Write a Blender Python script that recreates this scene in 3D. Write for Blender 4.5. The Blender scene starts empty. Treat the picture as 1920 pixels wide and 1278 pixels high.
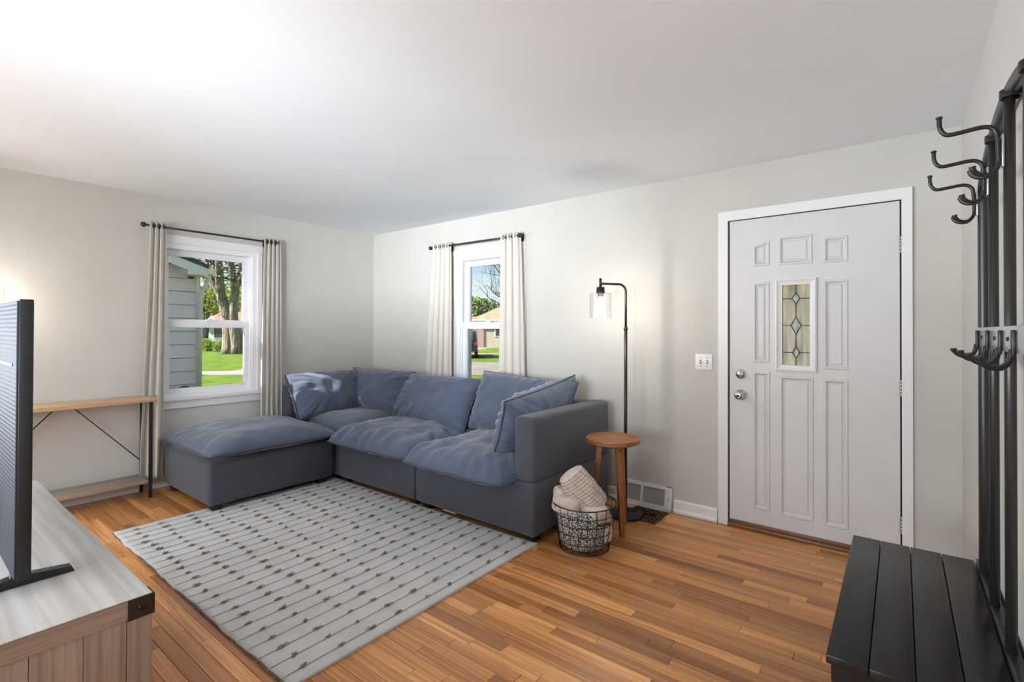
import bpy, bmesh, math, random
from mathutils import Vector, Matrix, noise
PI = math.pi
random.seed(7)
S = bpy.context.scene
COL = S.collection

# ------------------------------------------------------------------ camera
CF, CPIT, CROL, CYAW = 929.618, .00793, .00344, .664576      # focal length in pixels of a 1920 px wide frame, radians
CPOS = Vector((4.90734, -3.60441, 1.32278)); CSH = -27.41
_Fh = Vector((-math.sin(CYAW), math.cos(CYAW), 0)); _R = Vector((math.cos(CYAW), math.sin(CYAW), 0)); _U = Vector((0, 0, 1))
CFW = _Fh*math.cos(CPIT) + _U*math.sin(CPIT); _U2 = -_Fh*math.sin(CPIT) + _U*math.cos(CPIT)
CR = _R*math.cos(CROL) + _U2*math.sin(CROL); CU = -_R*math.sin(CROL) + _U2*math.cos(CROL)
cd = bpy.data.cameras.new('camera'); cam = bpy.data.objects.new('camera', cd); COL.objects.link(cam)
cd.sensor_width = 36; cd.lens = CF/1920*36; cd.shift_y = CSH/1920; cd.clip_start = .05; cd.clip_end = 500
cam.matrix_world = Matrix(((CR.x, CU.x, -CFW.x, CPOS.x), (CR.y, CU.y, -CFW.y, CPOS.y), (CR.z, CU.z, -CFW.z, CPOS.z), (0, 0, 0, 1)))
S.camera = cam
def at(px, py, depth):                                        # the point seen at a pixel, a given distance along the view axis away
    return CPOS + (CFW + CR*((px-960)/CF) + CU*((639+CSH-py)/CF))*depth
def project(p):
    d = Vector(p) - CPOS; z = d.dot(CFW)
    return 960 + CF*d.dot(CR)/z, 639 + CSH - CF*d.dot(CU)/z, z

# ------------------------------------------------------------------ world, sun, added fill lights
S.view_settings.view_transform = 'Standard'; S.view_settings.look = 'None'
S.view_settings.exposure = 0.07; S.view_settings.gamma = 1.0; S.view_settings.use_curve_mapping = False
S.cycles.use_denoising = True
S.cycles.max_bounces = 7; S.cycles.diffuse_bounces = 5; S.cycles.glossy_bounces = 3; S.cycles.transmission_bounces = 3; S.cycles.transparent_max_bounces = 12
S.cycles.use_light_tree = False; S.cycles.use_adaptive_sampling = True; S.cycles.adaptive_threshold = .03
S.cycles.sample_clamp_indirect = 6; S.cycles.caustics_reflective = False; S.cycles.caustics_refractive = False
SUN_DIR = Vector((.62, 1.0, -1.10)).normalized()
SKY_STRENGTH, SUN_ENERGY, BACK_FILL_POWER, SIDE_FILL_POWER, FILL_LAMP_POWER, BULB_POWER = .17, 18.0, 180, 75, (27, 10), 7.2
w = bpy.data.worlds.new('sky'); S.world = w; w.use_nodes = True
nt = w.node_tree; nt.nodes.clear()
n_out = nt.nodes.new('ShaderNodeOutputWorld'); n_bg = nt.nodes.new('ShaderNodeBackground')
n_sky = nt.nodes.new('ShaderNodeTexSky'); n_sky.sky_type = 'NISHITA'; n_sky.sun_disc = False
n_sky.sun_elevation = math.asin(-SUN_DIR.z); n_sky.sun_rotation = math.atan2(-SUN_DIR.x, -SUN_DIR.y)
n_sky.air_density = 1.0; n_sky.dust_density = .5; n_sky.ozone_density = 1.5
n_tc = nt.nodes.new('ShaderNodeTexCoord'); n_mp = nt.nodes.new('ShaderNodeMapping'); n_mp.inputs['Scale'].default_value = (1.6, 1.6, 5)
n_no = nt.nodes.new('ShaderNodeTexNoise'); n_no.inputs['Scale'].default_value = 2.4; n_no.inputs['Detail'].default_value = 7
n_cr = nt.nodes.new('ShaderNodeValToRGB'); n_cr.color_ramp.elements[0].position = .55; n_cr.color_ramp.elements[1].position = .74
n_mx = nt.nodes.new('ShaderNodeMix'); n_mx.data_type = 'RGBA'; n_mx.inputs[7].default_value = (6.2, 6.3, 6.5, 1)
nt.links.new(n_tc.outputs['Generated'], n_mp.inputs[0]); nt.links.new(n_mp.outputs[0], n_no.inputs['Vector'])
nt.links.new(n_no.outputs[0], n_cr.inputs[0]); nt.links.new(n_cr.outputs[0], n_mx.inputs[0])
nt.links.new(n_sky.outputs[0], n_mx.inputs[6]); nt.links.new(n_mx.outputs[2], n_bg.inputs[0])
n_bg.inputs[1].default_value = SKY_STRENGTH; nt.links.new(n_bg.outputs[0], n_out.inputs[0])
def light(name, typ, energy, loc, color=(1, 1, 1), **kw):
    d = bpy.data.lights.new(name, typ); d.energy = energy; d.color = color
    for k, v in kw.items(): setattr(d, k, v)
    o = bpy.data.objects.new(name, d); o.location = loc; COL.objects.link(o); return o
sun = light('sun', 'SUN', SUN_ENERGY, (0, -20, 20), (1, .95, .86), angle=.009)
sun.rotation_euler = SUN_DIR.to_track_quat('-Z', 'Y').to_euler()
YB = -6.3                                                     # the wall behind the camera, with an added window for fill light
bw = light('fill_light_back', 'AREA', BACK_FILL_POWER, (2.5, YB-.18, 1.22), (.90, .95, 1.0), shape='RECTANGLE', size=3.3, size_y=1.05)  # added fill light, unseen, brightens the room from behind the camera
bw.rotation_euler = (PI/2, 0, 0)
sw_ = light('fill_light_side', 'AREA', SIDE_FILL_POWER, (-.26, -5.0, 1.45), (.90, .95, 1.0), shape='RECTANGLE', size=1.7, size_y=1.4)  # added fill light out of view, brightens the room from the left
sw_.rotation_euler = (PI/2, 0, -PI/2)

# ------------------------------------------------------------------ materials
MATS = {}
class NT:
    def __init__(s, m): s.t = m.node_tree; s.b = s.t.nodes['Principled BSDF']
    def n(s, typ, **kw):
        x = s.t.nodes.new(typ)
        for k, v in kw.items():
            if k.startswith('i_'):
                key = k[2:].replace('_', ' '); x.inputs[int(key) if key.isdigit() else key].default_value = v
            else: setattr(x, k, v)
        return x
    def l(s, a, b): s.t.links.new(a, b)
def mat(name, col, rough=.5, metal=0, spec=.5, sheen=0, **kw):
    m = bpy.data.materials.new(name); m.use_nodes = True; b = m.node_tree.nodes['Principled BSDF']
    b.inputs['Base Color'].default_value = (*col, 1); b.inputs['Roughness'].default_value = rough
    b.inputs['Metallic'].default_value = metal; b.inputs['Specular IOR Level'].default_value = spec
    if sheen: b.inputs['Sheen Weight'].default_value = sheen; b.inputs['Sheen Roughness'].default_value = .5
    for k, v in kw.items(): b.inputs[k.replace('_', ' ')].default_value = v
    MATS[name] = m; return m
def noisy(m, scale=8, amt=.12, detail=4, stretch=(1, 1, 1), bump=0, bscale=None, bdist=.002, coord='Object', dark=None):
    t = NT(m); base = t.b.inputs['Base Color'].default_value[:]
    tc = t.n('ShaderNodeTexCoord'); mp = t.n('ShaderNodeMapping'); mp.inputs['Scale'].default_value = stretch
    t.l(tc.outputs[coord], mp.inputs[0])
    no = t.n('ShaderNodeTexNoise', i_Scale=scale, i_Detail=detail); t.l(mp.outputs[0], no.inputs['Vector'])
    cr = t.n('ShaderNodeValToRGB'); cr.color_ramp.elements[0].position = .3; cr.color_ramp.elements[1].position = .7
    lo = dark or tuple(c*(1-amt) for c in base[:3]); hi = tuple(min(1, c*(1+amt)) for c in base[:3])
    cr.color_ramp.elements[0].color = (*lo, 1); cr.color_ramp.elements[1].color = (*hi, 1)
    t.l(no.outputs[0], cr.inputs[0]); t.l(cr.outputs[0], t.b.inputs['Base Color'])
    if bump:
        n2 = t.n('ShaderNodeTexNoise', i_Scale=bscale or scale*4, i_Detail=1); t.l(mp.outputs[0], n2.inputs['Vector'])
        bp = t.n('ShaderNodeBump', i_Strength=bump, i_Distance=bdist); t.l(n2.outputs[0], bp.inputs['Height']); t.l(bp.outputs[0], t.b.inputs['Normal'])
    return m
def wood(m, c1, c2, axis=0, scale=6, ring=18, tone=False, bump=0):
    """long grain along an axis (0 x, 1 y, 2 z) of world space, shifted from piece to piece"""
    t = NT(m); ge = t.n('ShaderNodeNewGeometry'); mp = t.n('ShaderNodeMapping')
    sc = [ring]*3; sc[axis] = scale*.18; mp.inputs['Scale'].default_value = sc
    src = ge.outputs['Position']
    if tone:
        a = t.n('ShaderNodeAttribute', attribute_name='tone'); cx = t.n('ShaderNodeCombineXYZ')
        mu = t.n('ShaderNodeMath', operation='MULTIPLY', i_1=37.0); t.l(a.outputs['Fac'], mu.inputs[0])
        for i in range(3): t.l(mu.outputs[0], cx.inputs[i])
        ad = t.n('ShaderNodeVectorMath', operation='ADD'); t.l(ge.outputs['Position'], ad.inputs[0]); t.l(cx.outputs[0], ad.inputs[1]); src = ad.outputs[0]
    t.l(src, mp.inputs[0])
    n1 = t.n('ShaderNodeTexNoise', i_Scale=1.0, i_Detail=4, i_Roughness=.62, i_Distortion=1.6); t.l(mp.outputs[0], n1.inputs['Vector'])
    mp2 = t.n('ShaderNodeMapping'); s2 = [ring*7]*3; s2[axis] = scale*.5; mp2.inputs['Scale'].default_value = s2; t.l(src, mp2.inputs[0])
    n2 = t.n('ShaderNodeTexNoise', i_Scale=1.0, i_Detail=2); t.l(mp2.outputs[0], n2.inputs['Vector'])
    cr = t.n('ShaderNodeValToRGB'); cr.color_ramp.elements[0].position = .32; cr.color_ramp.elements[1].position = .68
    cr.color_ramp.elements[0].color = (*c1, 1); cr.color_ramp.elements[1].color = (*c2, 1); t.l(n1.outputs[0], cr.inputs[0])
    mx = t.n('ShaderNodeMix', data_type='RGBA', blend_type='MULTIPLY'); mx.inputs[0].default_value = .55
    c3 = t.n('ShaderNodeValToRGB'); c3.color_ramp.elements[0].position = .38; c3.color_ramp.elements[0].color = (.62, .55, .5, 1); c3.color_ramp.elements[1].position = .58
    t.l(n2.outputs[0], c3.inputs[0]); t.l(cr.outputs[0], mx.inputs[6]); t.l(c3.outputs[0], mx.inputs[7]); out = mx.outputs[2]
    if tone:
        tr = t.n('ShaderNodeValToRGB'); e = tr.color_ramp.elements
        e[0].position = 0; e[0].color = (.56, .50, .47, 1); e[1].position = 1; e[1].color = (1.34, 1.38, 1.45, 1)
        x = e.new(.18); x.color = (.70, .64, .60, 1); x = e.new(.5); x.color = (.98, .96, .95, 1); x = e.new(.8); x.color = (1.15, 1.15, 1.15, 1)
        t.l(a.outputs['Fac'], tr.inputs[0])
        m2 = t.n('ShaderNodeMix', data_type='RGBA', blend_type='MULTIPLY'); m2.inputs[0].default_value = 1; t.l(out, m2.inputs[6]); t.l(tr.outputs[0], m2.inputs[7]); out = m2.outputs[2]
    t.l(out, t.b.inputs['Base Color'])
    if bump:
        bp = t.n('ShaderNodeBump', i_Strength=bump, i_Distance=.001); t.l(n2.outputs[0], bp.inputs['Height']); t.l(bp.outputs[0], t.b.inputs['Normal'])
    return m
def glass(name, tint=(1, 1, 1), gloss=.06, rough=.02, base=None):
    m = bpy.data.materials.new(name); m.use_nodes = True; t = m.node_tree; t.nodes.clear()
    o = t.nodes.new('ShaderNodeOutputMaterial'); tr = t.nodes.new('ShaderNodeBsdfTransparent'); gl = t.nodes.new('ShaderNodeBsdfGlossy')
    tr.inputs[0].default_value = (*tint, 1); gl.inputs['Roughness'].default_value = rough
    lw = t.nodes.new('ShaderNodeLayerWeight'); lw.inputs[0].default_value = .25
    mu = t.nodes.new('ShaderNodeMath'); mu.operation = 'MULTIPLY_ADD'; mu.inputs[1].default_value = .5; mu.inputs[2].default_value = gloss
    mi = t.nodes.new('ShaderNodeMixShader'); t.links.new(lw.outputs['Facing'], mu.inputs[0]); t.links.new(mu.outputs[0], mi.inputs[0])
    t.links.new(tr.outputs[0], mi.inputs[1]); t.links.new(gl.outputs[0], mi.inputs[2]); t.links.new(mi.outputs[0], o.inputs[0])
    MATS[name] = m; return m
def fabric(name, col, weave=900, amt=.14, sheen=.25, bump=.25, spots=5):
    m = mat(name, col, .92, spec=.15, sheen=sheen); t = NT(m)
    tc = t.n('ShaderNodeTexCoord')
    n1 = t.n('ShaderNodeTexNoise', i_Scale=spots, i_Detail=3); n2 = t.n('ShaderNodeTexNoise', i_Scale=weave*.35, i_Detail=2)
    t.l(tc.outputs['Object'], n1.inputs['Vector']); t.l(tc.outputs['Object'], n2.inputs['Vector'])
    ad = t.n('ShaderNodeMath', operation='MULTIPLY_ADD', i_1=.5); ha = t.n('ShaderNodeMath', operation='MULTIPLY', i_1=.5)
    t.l(n1.outputs[0], ha.inputs[0]); t.l(n2.outputs[0], ad.inputs[0]); t.l(ha.outputs[0], ad.inputs[2])
    cr = t.n('ShaderNodeValToRGB'); cr.color_ramp.elements[0].position = .3; cr.color_ramp.elements[1].position = .7
    cr.color_ramp.elements[0].color = (*[c*(1-amt) for c in col], 1); cr.color_ramp.elements[1].color = (*[c*(1+amt) for c in col], 1)
    t.l(ad.outputs[0], cr.inputs[0]); t.l(cr.outputs[0], t.b.inputs['Base Color'])
    bp = t.n('ShaderNodeBump', i_Strength=bump, i_Distance=.001); t.l(n2.outputs[0], bp.inputs['Height']); t.l(bp.outputs[0], t.b.inputs['Normal'])
    return m
noisy(mat('wall', (.575, .567, .54), .75, spec=.2), 3, .02, 1)
noisy(mat('ceiling', (.83, .87, .915), .8, spec=.2), 2, .015, 1, bump=.10, bscale=4, bdist=.010)
mat('white_trim', (.80, .80, .82), .35, spec=.4)
mat('vinyl', (.82, .83, .87), .35, spec=.4)
noisy(mat('door_paint', (.65, .655, .67), .38, spec=.4), 5, .02, bump=.04, bscale=60)
wood(mat('oak_floor', (.4, .2, .09), .30, spec=.45), (.44, .175, .050), (.75, .37, .135), 0, 4, 22, True)
mat('floor_gap', (.05, .025, .012), .8)
wood(mat('threshold', (.2, .09, .03), .4), (.12, .05, .018), (.26, .12, .05), 0, 5, 30)
fabric('sofa_base', (.066, .071, .090)); fabric('sofa_cushion', (.088, .110, .165), spots=4, amt=.16, sheen=.35)
fabric('sofa_piping', (.05, .058, .078))
mat('black_foot', (.012, .012, .012), .5)
mat('black_metal', (.012, .011, .0105), .38, metal=0, spec=.5)
mat('dark_tube', (.030, .030, .032), .34, metal=.25, spec=.6)
mat('bright_plate', (.55, .55, .58), .22, metal=.85)
wood(mat('bench_wood', (.012, .010, .010), .30, spec=.28), (.013, .0115, .0115), (.02, .018, .0175), 1, 5, 20, bump=.02)
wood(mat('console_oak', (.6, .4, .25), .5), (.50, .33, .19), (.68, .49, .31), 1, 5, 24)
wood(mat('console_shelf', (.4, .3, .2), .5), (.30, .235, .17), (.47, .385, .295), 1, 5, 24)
wood(mat('tv_stand_top', (.5, .5, .5), .45), (.47, .465, .46), (.53, .525, .52), 0, 3, 6, bump=0)
wood(mat('tv_stand_side', (.4, .35, .3), .55), (.24, .185, .15), (.40, .325, .275), 2, 3, 12, bump=.08)
wood(mat('tv_stand_rail', (.4, .3, .25), .5), (.25, .18, .145), (.34, .26, .21), 1, 3, 14)
mat('bracket_bronze', (.035, .024, .018), .45, metal=.5)
mat('bracket_bolt', (.02, .015, .012), .35, metal=.6)
mat('tv_black', (.006, .006, .007), .38)
t = NT(noisy(mat('tv_back', (.026, .030, .040), .55, spec=.12), 3, .1))
ge = t.n('ShaderNodeNewGeometry'); wv = t.n('ShaderNodeTexWave', i_Scale=26.0, i_Distortion=.6, bands_direction='Z'); t.l(ge.outputs['Position'], wv.inputs['Vector'])
bp = t.n('ShaderNodeBump', i_Strength=.35, i_Distance=.002); t.l(wv.outputs['Fac'], bp.inputs['Height']); t.l(bp.outputs[0], t.b.inputs['Normal'])
mat('tv_screen', (.004, .004, .005), .08)
wood(mat('stool_wood', (.4, .17, .06), .4), (.27, .095, .028), (.44, .19, .07), 0, 5, 20)
wood(mat('stool_leg', (.4, .17, .06), .4), (.26, .10, .034), (.40, .175, .07), 2, 5, 26)
mat('chrome', (.62, .62, .64), .18, metal=1)
mat('steel_hinge', (.42, .42, .43), .4, metal=.8)
mat('vent_white', (.74, .74, .76), .4); mat('vent_dark', (.10, .10, .105), .7); mat('vent_slat', (.42, .42, .44), .5)
mat('grate_brown', (.16, .075, .03), .45, metal=.2); mat('grate_hole', (.01, .006, .004), .9)
mat('switch_plate', (.83, .83, .84), .3); mat('switch_dark', (.12, .12, .12), .5)
fabric('curtain', (.78, .745, .69), weave=700, amt=.05, sheen=.1, bump=.15)
def translucent(name, f):
    m = MATS[name]; t = NT(m); tl = t.n('ShaderNodeBsdfTranslucent'); tl.inputs[0].default_value = t.b.inputs['Base Color'].default_value
    mi = t.n('ShaderNodeMixShader'); mi.inputs[0].default_value = f; out = [x for x in t.t.nodes if x.type == 'OUTPUT_MATERIAL'][0]
    t.l(t.b.outputs[0], mi.inputs[1]); t.l(tl.outputs[0], mi.inputs[2]); t.l(mi.outputs[0], out.inputs[0])
translucent('curtain', .25)
glass('window_glass', gloss=0.0); glass('lamp_glass', (1, .995, .985), .0)
mat('socket', (.03, .025, .022), .4, metal=.5)
m = mat('bulb', (1, .9, .75), .3); b = m.node_tree.nodes['Principled BSDF']; b.inputs['Emission Color'].default_value = (1, .86, .66, 1); b.inputs['Emission Strength'].default_value = 5
mat('came', (.03, .022, .015), .45, metal=.6)
def art_glass(name, c1, c2, streak):
    m = mat(name, c1, .25); t = NT(m); ge = t.n('ShaderNodeNewGeometry'); mp = t.n('ShaderNodeMapping'); mp.inputs['Scale'].default_value = (streak, 1, streak*.14)
    t.l(ge.outputs['Position'], mp.inputs[0]); no = t.n('ShaderNodeTexNoise', i_Scale=1.0, i_Detail=5, i_Distortion=.8); t.l(mp.outputs[0], no.inputs['Vector'])
    cr = t.n('ShaderNodeValToRGB'); cr.color_ramp.elements[0].position = .34; cr.color_ramp.elements[1].position = .62
    cr.color_ramp.elements[0].color = (*c1, 1); cr.color_ramp.elements[1].color = (*c2, 1); t.l(no.outputs[0], cr.inputs[0])
    t.l(cr.outputs[0], t.b.inputs['Base Color'])
    tl = t.n('ShaderNodeBsdfTranslucent'); t.l(cr.outputs[0], tl.inputs[0]); mi = t.n('ShaderNodeMixShader'); mi.inputs[0].default_value = .6
    bp = t.n('ShaderNodeBump', i_Strength=.5, i_Distance=.004); t.l(no.outputs[0], bp.inputs['Height']); t.l(bp.outputs[0], t.b.inputs['Normal'])
    out = [x for x in t.t.nodes if x.type == 'OUTPUT_MATERIAL'][0]; t.l(t.b.outputs[0], mi.inputs[1]); t.l(tl.outputs[0], mi.inputs[2]); t.l(mi.outputs[0], out.inputs[0])
art_glass('streaky_glass', (.52, .50, .39), (.93, .82, .68), 24); art_glass('bevel_glass', (.40, .34, .30), (.9, .88, .86), 60)
m = noisy(mat('rug_weave', (.71, .705, .70), .95, spec=.1, sheen=.2), 6, .07); t = NT(m)
ge = t.n('ShaderNodeNewGeometry'); w1 = t.n('ShaderNodeTexWave', i_Scale=95.0, bands_direction='Y'); w2 = t.n('ShaderNodeTexWave', i_Scale=60.0, bands_direction='X')
t.l(ge.outputs['Position'], w1.inputs['Vector']); t.l(ge.outputs['Position'], w2.inputs['Vector'])
mu = t.n('ShaderNodeMath', operation='MULTIPLY'); t.l(w1.outputs['Fac'], mu.inputs[0]); t.l(w2.outputs['Fac'], mu.inputs[1])
bp = t.n('ShaderNodeBump', i_Strength=.7, i_Distance=.003); t.l(mu.outputs[0], bp.inputs['Height']); t.l(bp.outputs[0], t.b.inputs['Normal'])
mat('rug_thread', (.13, .12, .11), .95); noisy(mat('rug_tuft', (.30, .265, .22), .95), 60, .5)
noisy(mat('rug_edge', (.25, .22, .18), .95), 60, .4)
m = noisy(mat('plaid_throw', (.62, .535, .47), .95, spec=.1, sheen=.3), 30, .10, bump=.4, bscale=120, bdist=.002)
m = mat('speckle', (.3, .3, .3), .95); t = NT(m); tc = t.n('ShaderNodeTexCoord'); vo = t.n('ShaderNodeTexNoise', i_Scale=130.0, i_Detail=2); t.l(tc.outputs['Object'], vo.inputs['Vector'])
cr = t.n('ShaderNodeValToRGB'); cr.color_ramp.interpolation = 'CONSTANT'; cr.color_ramp.elements[0].color = (.035, .035, .04, 1); cr.color_ramp.elements[1].position = .5; cr.color_ramp.elements[1].color = (.62, .60, .58, 1)
t.l(vo.outputs[0], cr.inputs[0]); t.l(cr.outputs[0], t.b.inputs['Base Color'])
mat('plaid_line', (.16, .13, .12), .95)
mat('red_cloth', (.16, .02, .025), .9)
# outdoors
noisy(mat('grass', (.085, .135, .017), .9, spec=.1), 1.5, .30, 8, bump=.5, bscale=30, bdist=.05)
noisy(mat('concrete', (.22, .195, .18), .9), 3, .12); noisy(mat('asphalt', (.16, .14, .125), .9), .6, .15)
noisy(mat('siding', (.78, .67, .69), .8), 6, .05, stretch=(1, 1, 6)); mat('siding_gap', (.10, .10, .11), .9)
mat('exterior_cream', (.80, .74, .66), .6); noisy(mat('roof_dark', (.035, .045, .055), .9), 12, .3)
noisy(mat('bark', (.19, .16, .125), .95), 7, .55, 8, stretch=(1, 1, .25), bump=.8, bscale=9, bdist=.08)
noisy(mat('twig', (.07, .06, .05), .95), 4, .3)
noisy(mat('spring_leaf', (.20, .235, .03), .8), .8, .35); noisy(mat('dark_leaf', (.09, .13, .045), .8), 1.5, .45); noisy(mat('hedge_leaf', (.18, .25, .035), .8), 2, .45)
for k in ('spring_leaf', 'hedge_leaf'): translucent(k, .3)
noisy(mat('roof_red', (.25, .11, .08), .9), 3, .15); noisy(mat('roof_tan', (.27, .165, .10), .9), 2, .10, stretch=(1, 1, 5)); mat('house_white', (.5, .5, .5), .8)
noisy(mat('house_cream', (.34, .30, .235), .8), 2, .08); noisy(mat('brick_far', (.25, .17, .14), .9), 6, .35)
mat('dark_window', (.03, .035, .045), .1); mat('car_paint', (.012, .018, .018), .12, spec=.6); mat('car_glass', (.02, .028, .03), .04); mat('tyre', (.01, .01, .01), .8); mat('tail_red', (.3, .02, .02), .3)
noisy(mat('pole_wood', (.22, .19, .16), .9), 4, .2); mat('hose', (.045, .065, .085), .5)

# ------------------------------------------------------------------ mesh helpers
class MB:
    def __init__(s): s.v = []; s.f = []; s.sm = []; s.at = {}
    def add(s, vs, fs, smooth=False):
        k = len(s.v); s.v += [Vector(p) for p in vs]; s.f += [tuple(i+k for i in f) for f in fs]; s.sm += [smooth]*len(fs); return s
    def box(s, a, b, bev=0, seg=2):
        a = Vector(a); b = Vector(b); lo = Vector(map(min, a, b)); hi = Vector(map(max, a, b))
        if bev:
            bm = bmesh.new(); bmesh.ops.create_cube(bm, size=1)
            for v in bm.verts: v.co = Vector((lo[i] + (v.co[i]+.5)*(hi[i]-lo[i]) for i in range(3)))
            bmesh.ops.bevel(bm, geom=bm.edges[:], offset=min(bev, .49*min(hi-lo)), segments=seg, affect='EDGES', profile=.5)
            bm.verts.index_update(); s.add([v.co for v in bm.verts], [[v.index for v in f.verts] for f in bm.faces], True); bm.free(); return s
        x0, y0, z0 = lo; x1, y1, z1 = hi
        return s.add([(x0, y0, z0), (x1, y0, z0), (x1, y1, z0), (x0, y1, z0), (x0, y0, z1), (x1, y0, z1), (x1, y1, z1), (x0, y1, z1)],
                     [(0, 3, 2, 1), (4, 5, 6, 7), (0, 1, 5, 4), (1, 2, 6, 5), (2, 3, 7, 6), (3, 0, 4, 7)])
    def tube(s, pts, r, n=8, closed=False, cap=True, flat=1.0):
        pts = [Vector(p) for p in pts]; m = len(pts); rs = r if isinstance(r, (list, tuple)) else [r]*m
        vs = []; fs = []; up = None
        for i, p in enumerate(pts):
            if closed: d = pts[(i+1) % m] - pts[i-1]
            else: d = pts[min(i+1, m-1)] - pts[max(i-1, 0)]
            d.normalize()
            if up is None: up = Vector((0, 0, 1)) if abs(d.z) < .9 else Vector((1, 0, 0))
            a = d.cross(up).normalized(); up = a.cross(d).normalized()
            for k in range(n):
                an = 2*PI*k/n; vs.append(p + (a*math.cos(an) + up*math.sin(an)*flat)*rs[i])
        L = m if closed else m-1
        for i in range(L):
            j = (i+1) % m
            for k in range(n): fs.append((i*n+k, i*n+(k+1) % n, j*n+(k+1) % n, j*n+k))
        if cap and not closed: fs += [tuple(range(n-1, -1, -1)), tuple((m-1)*n+k for k in range(n))]
        return s.add(vs, fs, True)
    def lathe(s, prof, c=(0, 0, 0), n=24, axis=2, cap=True):
        c = Vector(c); vs = []; fs = []; m = len(prof)
        for r, h in prof:
            for k in range(n):
                a = 2*PI*k/n; q = [r*math.cos(a), r*math.sin(a), h]
                if axis == 0: q = [h, q[0], q[1]]
                elif axis == 1: q = [q[0], h, -q[1]]
                vs.append(c + Vector(q))
        for i in range(m-1):
            for k in range(n): fs.append((i*n+k, i*n+(k+1) % n, (i+1)*n+(k+1) % n, (i+1)*n+k))
        if cap: fs += [tuple(range(n-1, -1, -1)), tuple((m-1)*n+k for k in range(n))]
        return s.add(vs, fs, True)
    def grid(s, fn, nu, nv, smooth=True, flip=False):
        vs = [fn(i/nu, j/nv) for j in range(nv+1) for i in range(nu+1)]; fs = []
        for j in range(nv):
            for i in range(nu):
                a = j*(nu+1)+i; q = (a, a+1, a+nu+2, a+nu+1); fs.append(q[::-1] if flip else q)
        return s.add(vs, fs, smooth)
    def prism(s, poly, h):                                     # polygon (3-D points) pushed along the vector h
        n = len(poly); h = Vector(h); p = [Vector(q) for q in poly]
        return s.add(p + [q+h for q in p], [tuple(range(n-1, -1, -1)), tuple(range(n, 2*n))] + [(i, (i+1) % n, n+(i+1) % n, n+i) for i in range(n)])
    def blob(s, c, r, n=12, amp=.1, f=1.5, seed=0):
        c = Vector(c); r = Vector(r) if not isinstance(r, (int, float)) else Vector((r, r, r))
        def fn(u, v):
            th = u*2*PI; ph = (v-.5)*PI; d = Vector((math.cos(th)*math.cos(ph), math.sin(th)*math.cos(ph), math.sin(ph)))
            k = 1 + amp*noise.noise(d*f + Vector((seed*3.1, seed, -seed)))
            return c + Vector((d[i]*r[i]*k for i in range(3)))
        return s.grid(fn, n*2, n)
ORIG = {}
def obj(name, mb, m, parent=None, pos=None, edge=None):
    me = bpy.data.meshes.new(name); off = Vector(pos) if pos is not None else (ORIG[parent.name] if parent else Vector((0, 0, 0)))
    me.from_pydata([v-off for v in mb.v], [], mb.f); me.update()
    me.polygons.foreach_set('use_smooth', mb.sm)
    ms = m if isinstance(m, (list, tuple)) else [m]
    for x in ms: me.materials.append(MATS[x])
    if edge: me.set_sharp_from_angle(angle=math.radians(edge))
    o = bpy.data.objects.new(name, me); COL.objects.link(o)
    if parent:
        o.parent = parent
        if pos is not None: o.location = off - ORIG[parent.name]
    elif pos is not None: o.location = off
    ORIG[o.name] = off
    return o
def tag(o, label=None, cat=None, group=None, kind=None):
    for k, v in (('label', label), ('category', cat), ('group', group), ('kind', kind)):
        if v: o[k] = v
    return o
def thing(name, loc, label, cat, group=None):
    o = bpy.data.objects.new(name, None); COL.objects.link(o); o.location = loc; ORIG[o.name] = Vector(loc); o.empty_display_size = .1
    return tag(o, label, cat, group)
def copy_obj(o, parent=None):
    c = o.copy(); COL.objects.link(c); c.parent = parent; ORIG[c.name] = ORIG[o.name]; return c
def copy_tree(o, parent=None):
    c = copy_obj(o, parent)
    for ch in list(o.children): copy_tree(ch, c)
    return c
def box(name, a, b, m, parent=None, bev=0, seg=2): return obj(name, MB().box(a, b, bev, seg), m, parent, edge=40 if bev else None)
def arc(c, r, a0, a1, n, ax=(1, 0, 0), ay=(0, 0, 1)):
    c = Vector(c); ax = Vector(ax); ay = Vector(ay)
    return [c + ax*r*math.cos(a0+(a1-a0)*i/n) + ay*r*math.sin(a0+(a1-a0)*i/n) for i in range(n+1)]
def smooth(pts, k=5):                                           # Catmull-Rom curve through the points
    p = [Vector(q) for q in pts]; p = [p[0]*2-p[1]] + p + [p[-1]*2-p[-2]]; out = []
    for i in range(1, len(p)-2):
        for j in range(k):
            t_ = j/k; a, b, c, d = p[i-1:i+3]
            out.append(.5*((2*b) + (c-a)*t_ + (2*a-5*b+4*c-d)*t_*t_ + (3*b-a-3*c+d)*t_**3))
    return out + [p[-2]]
def lerps(r, k=5): return [r[i]+(r[i+1]-r[i])*j/k for i in range(len(r)-1) for j in range(k)] + [r[-1]]
def sstep(a, b, x):
    t = max(0, min(1, (x-a)/(b-a))); return t*t*(3-2*t)

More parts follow.
